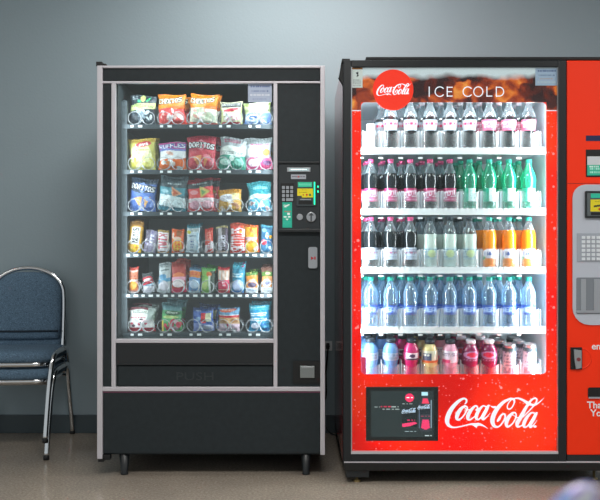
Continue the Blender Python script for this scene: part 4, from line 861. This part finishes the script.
    lh = MB().pbox(571, 582.2, 347.5, 369.5, cyy-.008, cyy+.002).build('lock_handle', M_DEEP, cp, bevel=.001)
    MB().prism([(X(573, cyy), Z(349, cyy)), (X(580.5, cyy), Z(350, cyy)), (X(580.5, cyy), Z(367.5, cyy)), (X(575, cyy), Z(368.5, cyy)), (X(573.5, cyy), Z(360, cyy))], cyy-.014, cyy-.007).build('handle_lever', M_STEEL, lh, bevel=.001)
    MB().lathe([(.0085, cyy-.014), (.0085, cyy-.017)], (X(577.5, cyy), 0, Z(359, cyy)), 14, axis='y').build('key_barrel', mat('barrel_red', '#8a4048', .4, .3), lh)
    cr = MB().prism(prr(588, 612, 387.5, 398.5, cyy-.002, 2), cyy-.002, cyy+.002).build('coin_return', M_DEEP, cp)
    MB().pbox(589, 611, 397, 398.6, cyy-.006, cyy-.001).build('return_lip', M_GREYP, cr)
    text_mesh('column_lettering', 'enjoy', .041, M_LETTER2, cp, P(591.5, 346.5, cyy-.001), 'LEFT', bold=.0006)
    text_mesh('column_lettering', 'Thank', .041, M_LETTER2, cp, P(587, 405.3, cyy-.001), 'LEFT', bold=.0007)
    text_mesh('column_lettering', 'You', .041, M_LETTER2, cp, P(590.5, 413.3, cyy-.001), 'LEFT', bold=.0007)
drinks_machine()

# ------------------------------------------------------------------ bottles and cans
M_PET = facing(clear('clear_bottle_plastic', '#dfe8ec', .20, .06, gloss=.08, difcol='#d0dce2'), .05, .5)
def liquid(name, col, rough=.12): return mat(name, col, rough, coat=.4)
M_COLA = liquid('cola', '#161c20', .18); M_ORANGE = liquid('orange_soda', '#f48a10'); M_PALE = liquid('pale_lemonade', '#c4d4cc')
M_GREENB = facing(clear('green_bottle_plastic', '#74e4c8', .5, .08, gloss=.14, difcol='#30c8a0'), .3, .8)
M_WATER = facing(clear('water_bottle', '#d8eaf6', .2, .06, gloss=.14, difcol='#b4d6f2'), .10, .7)
M_BLUE = liquid('blue_drink', '#6898d0'); M_MAG = liquid('magenta_drink', '#c02468'); M_YELD = liquid('yellow_drink', '#d8c88c')
M_PINKD = liquid('pink_drink', '#e0a0b8'); M_PURP = liquid('purple_drink', '#84184c')
caps = {k: mat('cap_'+k, v, .4) for k, v in dict(black='#20262c', pink='#e0588c', teal='#1fa890', dark='#2c3a40', white='#e8e6f0', navy='#22303c').items()}
def profile(kind):
    if kind == 'contour': return [(.024, 0), (.031, .004), (.0335, .02), (.0325, .045), (.0298, .075), (.0300, .095), (.0335, .120), (.0345, .135), (.0335, .150), (.029, .168), (.022, .185), (.0155, .200), (.0125, .212), (.0125, .222)]
    if kind == 'soda': return [(.024, 0), (.032, .005), (.0335, .02), (.0335, .08), (.0335, .125), (.034, .140), (.0325, .155), (.027, .175), (.019, .195), (.013, .208), (.0125, .222)]
    if kind == 'water': return [(.026, 0), (.032, .004), (.033, .02), (.031, .04), (.033, .055), (.033, .1), (.0335, .11), (.031, .122), (.034, .135), (.033, .155), (.027, .175), (.018, .195), (.0125, .206), (.0125, .218)]
    if kind == 'sport': return [(.026, 0), (.034, .005), (.035, .03), (.031, .05), (.030, .065), (.035, .085), (.0355, .115), (.033, .135), (.025, .150), (.020, .157), (.020, .165)]
    if kind == 'vitamin': return [(.028, 0), (.035, .004), (.036, .03), (.036, .11), (.034, .130), (.026, .146), (.019, .154), (.018, .160)]
def make_bottle(kind, liq, cap, label_art=None, lz=(.035, .08), fill=.82, clear_m=M_PET, name='drink_bottle'):
    root = empty(name, (0, 0, 0), 'x', 'bottle')
    pr = profile(kind); top = pr[-1][1]
    def mif(i): return 0 if pr[i+1][1] <= top*fill else 1
    MB().lathe(pr, seg=20, mif=mif).build('vessel', [liq, clear_m], root)
    cr = .0145 if pr[-1][0] < .015 else .0215
    MB().lathe([(cr, top-.004), (cr, top+.011), (cr*.9, top+.0135)], seg=18).build('cap', caps[cap], root)
    if label_art is not None:
        z0, z1 = lz; W, H = 48, 14; mb = MB()
        def rad(z):
            for (ra, za), (rb, zb_) in zip(pr, pr[1:]):
                if za <= z <= zb_: return ra+(rb-ra)*(z-za)/(zb_-za)
            return .033
        for j in range(H):
            z = z0+(z1-z0)*j/(H-1)
            for i in range(W):
                a = 2*math.pi*i/W; r = rad(z)+.0009; mb.v.append((r*math.cos(a), r*math.sin(a), z))
        for j in range(H-1):
            for i in range(W):
                i2 = (i+1) % W; mb.f.append([j*W+i, j*W+i2, (j+1)*W+i2, (j+1)*W+i]); mb.m.append(0); mb.sm.append(True)
        o = mb.build('wrap_label', M_PRINT, root)
        U, V = np.meshgrid((np.arange(W)/W*2) % 1, 1-np.arange(H)/(H-1))   # art repeats twice round
        set_art(o.data, label_art.samp(U, V).reshape(-1, 3))
    return root
def make_can(col_art):
    root = empty('drink_can', (0, 0, 0), 'x', 'can')
    W, H = 40, 20; pr_r = .030; Hh = .150; mb = MB()
    for j in range(H):
        z = .006+(Hh-.016)*j/(H-1)
        for i in range(W): a = 2*math.pi*i/W; mb.v.append((pr_r*math.cos(a), pr_r*math.sin(a), z))
    for j in range(H-1):
        for i in range(W): i2 = (i+1) % W; mb.f.append([j*W+i, j*W+i2, (j+1)*W+i2, (j+1)*W+i]); mb.m.append(0); mb.sm.append(True)
    o = mb.build('can_body', M_PRINT, root)
    U, V = np.meshgrid((np.arange(W)/W*2) % 1, 1-np.arange(H)/(H-1)); set_art(o.data, col_art.samp(U, V).reshape(-1, 3))
    MB().lathe([(.030, Hh-.010), (.0265, Hh), (.0270, Hh+.003), (.0250, Hh+.003), (.0245, Hh-.001), (.001, Hh-.001)], seg=24).build('can_lid', M_STEEL, root)
    MB().lathe([(.024, 0), (.028, .002), (.030, .0065)], seg=24).build('can_base', M_STEEL, root)
    return root
def LA(c, *ops):
    a = Art(48, 28, c)
    for o in ops: getattr(a, o[0])(*o[1:])
    return a
prot = {
 'diet': (make_bottle('contour', M_COLA, 'white', LA('#b8c2ca', ('r',.1,.0,.9,.12,'#98a2ac'), ('q',.1,.3,.9,.7,'#e02860',1,6)), (.086,.137), .70), 'cola bottle with a silver label and pink lettering', 0),
 'zero': (make_bottle('contour', M_COLA, 'white', LA('#e07898', ('q',.05,.2,.95,.4,'#f8e8f0',1,2), ('q',0.15,0.40,0.85,0.80,'#f8dce8',2,6)), (.086,.137), .70), 'cola bottle with a pink and white label', 0),
 'cola': (make_bottle('contour', M_COLA, 'pink', LA('#b8386c', ('t',.5,.45,1.0,.5,'COCACOLA','#f2e4f0',-8), ('q',.1,.8,.9,.9,'#d890b0',1,2)), (.036,.098), .80), 'dark cola bottle with a pink cap and crimson label', 1),
 'lime': (make_bottle('contour', M_GREENB, 'teal', LA('#d8f0ec', ('r',0,0,.42,1,'#28b090'), ('q',.48,.15,.95,.85,'#a8dcd4',4,2)), (.036,.098), .80, M_GREENB), 'green lemon lime soda bottle with a teal cap', 1),
 'light': (make_bottle('contour', M_COLA, 'pink', LA('#c8d0e0', ('q',.1,.1,.9,.9,'#8c94b0',4,2), ('q',.1,.35,.9,.65,'#b0587c',1,6)), (.036,.092), .80), 'dark cola bottle with a pink cap and silver white label', 2),
 'pale': (make_bottle('soda', M_PALE, 'dark', LA('#b0c8cc', ('q',.1,.1,.9,.9,'#6888a0',4,3), ('e',.5,.5,.2,.3,'#c8d8a0')), (.036,.092), .78), 'pale lemonade bottle with a dark cap', 2),
 'orange': (make_bottle('soda', M_ORANGE, 'teal', LA('#f08420', ('e',.5,.5,.42,.4,'#f4eef8'), ('t',.5,.5,.6,.35,'FANTA','#3050a0'), ('r',0,.7,.2,1,'#40a060')), (.036,.092), .80), 'orange soda bottle with a teal cap', 2),
 'water': (make_bottle('water', M_WATER, 'teal', LA('#3c60c0', ('t',.5,.45,.9,.5,'DASANI','#b8d0f4'), ('r',0,.8,1,1,'#2848a4')), (.056,.099), 2), 'clear blue water bottle with a teal cap and blue label', 3),
 'sportblue': (make_bottle('sport', M_BLUE, 'navy', LA('#a8bcd4', ('q',.1,.1,.9,.5,'#5878a0',2,2), ('r',.15,.55,.85,.9,'#889cb4')), (.086,.118), 2), 'blue sports drink bottle with a dark cap', 4),
 'sportpink': (make_bottle('sport', M_MAG, 'navy', LA('#c8407c', ('r',.25,.05,.8,.95,'#f4f0fa'), ('e',.5,.4,.12,.25,'#503860'), ('r',.25,.75,.8,.95,'#403048')), (.086,.120), 2), 'magenta sports drink bottle with a dark cap', 4),
 'tea': (make_bottle('vitamin', M_YELD, 'navy', LA('#d8dcc4', ('r',.2,.2,.6,.8,'#50607c'), ('q',.25,.3,.55,.6,'#e8ecd8',2,2), ('r',0,.8,1,1,'#e07038')), (.075,.128), 2), 'yellow bottled tea with a dark cap', 4),
 'punch': (make_bottle('vitamin', M_PINKD, 'navy', LA('#e4dcea', ('q',.1,.2,.9,.5,'#706088',2,2), ('r',.1,.75,.5,1,'#e05088')), (.075,.128), 2), 'pale pink fruit drink bottle with a dark cap', 4),
 'vitamin': (make_bottle('vitamin', M_PURP, 'white', LA('#7c1c50', ('e',.5,.4,.4,.34,'#b898c4'), ('e',.5,.36,.22,.22,'#d02850'), ('q',.15,.8,.85,.95,'#c8a0d0',1,2)), (.08,.128), 2), 'purple vitamin water bottle with a white cap', 4),
 'can': (make_can(Art(48, 40, '#bcc6d4').q(.1,.1,.9,.9,'#66748c',7,2).r(0,0,1,.14,'#3c5058')), 'silver and grey drink can', 4),
}
def stock():
    plan = [[None]+['diet']*5+['zero']*3, ['cola']*5+['lime']*4, ['light']*3+['pale']*3+['orange']*3, ['water']*9,
            ['sportblue']*2+['sportpink','tea','punch']+['vitamin']*2+['can']*2]
    shelf_n = ['top', 'second', 'third', 'fourth', 'bottom']; col_n = ['first', 'second', 'third', 'fourth', 'fifth', 'sixth', 'seventh', 'eighth', 'ninth']
    deep_n = ['front', 'second', 'third']; used = set()
    th = math.atan(.13)
    for ri, row in enumerate(plan):
        z, slope, xs = SHELF[ri]
        for ci, k in enumerate(row):
            if k is None: continue
            root, desc, _ = prot[k]
            for d in range(3):
                y = .034+.073*d
                if k not in used: o = root; used.add(k)
                else: o = copy_tree(root)
                jit = ((ci*7+d*3) % 5-2)*.0008+(0, -.027, -.031)[d]
                if ri < 4: o.scale = (.95, .95, .95)
                o.location = (xs[ci]+jit*(d > 0 and ci > 0)+(-.012 if d and not ci else 0), y, z+.0005+(slope*(y-sy0) if slope else 0))
                if slope: o.rotation_euler = (th, 0, R((ci*40+d*20) % 30-15))
                else: o.rotation_euler = (0, 0, R(-8+(ci*5+d*31) % 17))
                o['label'] = '%s, %s in lane %s from left, %s shelf' % (desc, deep_n[d], col_n[ci], shelf_n[ri])
                o['label'] = '%s, %s of its lane, %s from left, %s shelf' % (desc, deep_n[d], col_n[ci], shelf_n[ri])
                if len(o['label'].split()) > 16: o['label'] = '%s, %s of %s lane, %s shelf' % (desc, deep_n[d], col_n[ci], shelf_n[ri])
                if len(o['label'].split()) > 16: o['label'] = '%s, %s, %s lane, %s shelf' % (desc, deep_n[d], col_n[ci], shelf_n[ri])
                o['category'] = 'can' if k == 'can' else 'bottle'
                o['group'] = ('cans' if k == 'can' else 'bottles')+' on the %s shelf of the drinks machine' % shelf_n[ri]
sy0 = 0.0
stock()

# ------------------------------------------------------------------ chairs
def fabric():
    m, n, l, b = nodes('blue_grey_fabric'); tc = n.new('ShaderNodeTexCoord')
    t = n.new('ShaderNodeTexNoise'); t.inputs['Scale'].default_value = 320; t.inputs['Detail'].default_value = 3; l.new(tc.outputs['Object'], t.inputs['Vector'])
    r = n.new('ShaderNodeValToRGB'); e = r.color_ramp.elements; e[0].position = .35; e[0].color = (*lin('#2e4458'), 1); e[1].position = .68; e[1].color = (*lin('#6e8aa2'), 1)
    l.new(t.outputs['Fac'], r.inputs[0]); l.new(r.outputs[0], b.inputs['Base Color']); b.inputs['Roughness'].default_value = .9
    bp = n.new('ShaderNodeBump'); bp.inputs['Strength'].default_value = .4; bp.inputs['Distance'].default_value = .001; l.new(t.outputs['Fac'], bp.inputs['Height']); l.new(bp.outputs[0], b.inputs['Normal'])
    return m
def smooth_path(pts, sub=6): return [Vector(q[:3]) for q in catmull([tuple(p) for p in pts], sub)]
def make_chair():
    root = empty('stacking_chair', (0, 0, 0), 'blue-grey cushioned chrome chair, upper one of the stack of two by the wall', 'chair', 'stacked chairs by the wall')
    fb = fabric()
    # seat: rounded D outline, cushion bulging
    def outline(w_, y0, y1, n=8, r=.09):
        pts = []
        for (cx, cy, a0, rr) in ((-w_+r, y0+r, 180, r), (w_-r, y0+r, 270, r), (w_-.05, y1-.05, 0, .05), (-w_+.05, y1-.05, 90, .05)):
            for k in range(n+1): a = R(a0+90*k/n); pts.append((cx+rr*math.cos(a), cy+rr*math.sin(a)))
        return pts
    def pad(levels, m, name, par):
        mb = MB(); n = None
        for sc_, z in levels:
            o = outline(.215, -.245, .19); n = len(o); cx, cy = 0, -.03
            mb.v += [(cx+(x-cx)*sc_, cy+(y-cy)*sc_, z-.012*((y+.245)/.43)) for x, y in o]
        for j in range(len(levels)-1):
            for i in range(n): i2 = (i+1) % n; mb.f.append([j*n+i, j*n+i2, (j+1)*n+i2, (j+1)*n+i]); mb.m.append(0); mb.sm.append(True)
        mb.f += [list(range(n-1, -1, -1)), list(range((len(levels)-1)*n, len(levels)*n))]; mb.m += [0, 0]; mb.sm += [False, True]
        return mb.build(name, m, par)
    pad([(.97, .376), (1.0, .384), (1.01, .396), (1.0, .411), (.96, .424), (.88, .429), (.6, .4325), (.2, .433)], fb, 'seat', root)
    pad([(.93, .352), (.96, .354), (.97, .363), (.97, .376)], M_CHROME, 'seat_trim', root)
    # back: arched chrome tube and cushion in it
    yb = lambda z: .185+.13*max(0, z-.40)
    pts = [(.192, .175, .36), (.193, yb(.45), .45), (.193, yb(.60), .60), (.190, yb(.68), .68)]
    arc = [(.190*math.cos(R(a)), 0, .68+.140*math.sin(R(a))) for a in range(12, 169, 12)]
    pts += [(x, yb(z), z) for x, _, z in arc]; pts += [(-x, y, z) for x, y, z in pts[:4][::-1]]
    MB().tube(smooth_path(pts, 4), .0125, 12).build('back_frame', M_CHROME, root)
    mb = MB(); cols = 24; lv = []
    def shape(w_, d):       # arched cushion outline in x,z
        o = []
        for a in range(0, 181, 10): o.append((w_*math.cos(R(a)), .68+(.140-.0145-(.178-w_))*math.sin(R(a))*(1-.06*math.exp(-((a-90)/16)**2))))
        o += [(-w_, .60), (-w_, .52), (-w_+.004, .445+d), (-w_*.5, .440+d), (0, .440+d), (w_*.5, .440+d), (w_-.004, .445+d), (w_, .52), (w_, .60)]
        return o
    levels = [(.172, .020, 0), (.178, .010, 0), (.178, -.006, 0), (.170, -.020, .004), (.150, -.028, .02), (.09, -.0315, .02), (.02, -.0325, .02)]
    n = None
    for w_, dy_, d in levels:
        o = shape(w_, d)
        if w_ < .15: cz = .63; o = [(x*w_/.15, cz+(z-cz)*w_/.15) for x, z in shape(.15, .02)]
        n = len(o); mb.v += [(x, yb(z)+dy_+.010*math.exp(-((z-.500)/.010)**2), z) for x, z in o]
    for j in range(len(levels)-1):
        for i in range(n): i2 = (i+1) % n; mb.f.append([j*n+i2, j*n+i, (j+1)*n+i, (j+1)*n+i2][::-1]); mb.m.append(0); mb.sm.append(True)
    mb.f += [list(range(n))[::-1], list(range((len(levels)-1)*n, len(levels)*n))]; mb.m += [0, 0]; mb.sm += [False, True]
    bk = mb.build('backrest', fb, root)
    MB().tube([(-.17, yb(.487)-.030, .487), (0, yb(.487)-.034, .487), (.17, yb(.487)-.030, .487)], .005, 8).build('back_seam', mat('seam_shadow_cloth', '#1e2a36', .9), bk)  # dark tube paints the shade in the cushion's crease
    # side frames: front leg and rear leg of each side
    for s in (-1, 1):
        f = [(s*.198, -.285, .012), (s*.203, -.262, .15), (s*.210, -.238, .29), (s*.217, -.215, .375), (s*.221, -.185, .405), (s*.222, -.13, .412), (s*.222, .02, .408)]
        lg = MB().tube(smooth_path(f, 5), .0125, 12).build('front_leg', M_CHROME, root)
        MB().lathe([(.0145, 0), (.0145, .012), (.0125, .022)], (s*.198, -.286, 0), 12).build('foot_cap', M_RUB, lg)
        f = [(s*.222, .02, .408), (s*.221, .11, .402), (s*.216, .165, .36), (s*.217, .20, .25), (s*.220, .235, .13), (s*.222, .268, .012)]
        lg = MB().tube(smooth_path(f, 5), .0125, 12).build('rear_leg', M_CHROME, root)
        MB().lathe([(.0145, 0), (.0145, .012), (.0125, .022)], (s*.222, .268, 0), 12).build('foot_cap', M_RUB, lg)
    MB().tube([(-.215, .12, .345), (.215, .12, .345)], .009, 8).tube([(-.215, -.16, .345), (.215, -.16, .345)], .009, 8).build('stretcher', M_CHROME, root)
    return root
up = make_chair()
a = R(5.6); cxw, cyw = -1.435, .545
low = copy_tree(up)
low.location = (cxw, cyw, 0); low.rotation_euler = (0, 0, a); low['label'] = 'blue-grey cushioned chrome chair standing on the floor, lower one of the stack of two'
up.location = (cxw-.0015, cyw-.012, .084); up.rotation_euler = (0, 0, a)

# ------------------------------------------------------------------ outlets and cords
def outlet(px, label):
    y = WY-.006; c = P(px, 346, y)
    o = empty('wall_outlet', (c.x, y, c.z-.025), label, 'outlet')
    MB().prism(rrect(c.x-.023, c.x+.023, c.z-.026, c.z+.026, .004), WY-.007, WY).build('cover_plate', mat('plate_grey', '#cfd3d6', .35, .2), o, bevel=.001)
    MB().prism(rrect(c.x-.010, c.x+.010, c.z-.016, c.z+.016, .004), WY-.009, WY-.006).build('socket', M_DEEP, o)
    k = empty('power_cord', (c.x, WY-.03, c.z), 'black power cord and plug in the wall outlet between the machines', 'cord')
    MB().lathe([(.009, WY-.010), (.011, WY-.02), (.010, WY-.035), (.006, WY-.045)], (c.x, 0, c.z), 12, axis='y').build('plug', M_RUB, k)
    s = -1 if px < 333 else 1
    MB().tube(smooth_path([(c.x, WY-.044, c.z), (c.x+.004*s, WY-.06, c.z-.05), (c.x+.012*s, WY-.045, c.z-.14), (c.x+.01*s, WY-.035, c.z-.26), (c.x+.03*s, WY-.03, c.z-.33), (c.x+.02*s, WY-.03, .06), (c.x-.02*s, WY-.06, .008), (c.x-.10*s, WY-.10, .008)], 6), .004, 8).build('cord', M_RUB, k)
outlet(327.8, 'steel wall outlet in the narrow gap between the two machines')

# ------------------------------------------------------------------ blurred thing close to the lens
def near_thing():
    y = CY+.55; c = P(573, 506, y)
    m, n, l, b = nodes('pearly_plastic'); tc = n.new('ShaderNodeTexCoord'); t = n.new('ShaderNodeTexNoise'); t.inputs['Scale'].default_value = 30
    l.new(tc.outputs['Object'], t.inputs['Vector']); r = n.new('ShaderNodeValToRGB'); e = r.color_ramp.elements
    e[0].position = .38; e[0].color = (*lin('#74c0e4'), 1); e[1].position = .62; e[1].color = (*lin('#f0f0fa'), 1); q = e.new(.5); q.color = (*lin('#9a80d8'), 1)
    l.new(t.outputs['Fac'], r.inputs[0]); l.new(r.outputs[0], b.inputs['Base Color']); b.inputs['Roughness'].default_value = .2
    o = MB().lathe([(.001, -.022), (.012, -.019), (.019, -.011), (.0215, 0), (.019, .011), (.012, .019), (.001, .022)], (0, 0, 0), 20).build('pearly_ball', m)
    o.location = c; o.scale = (1.0, .5, .5); o.rotation_euler = (0, R(-38), 0)
    tag(o, 'out-of-focus pearly blue and white round object close to the camera, bottom right corner', 'ball')
near_thing()
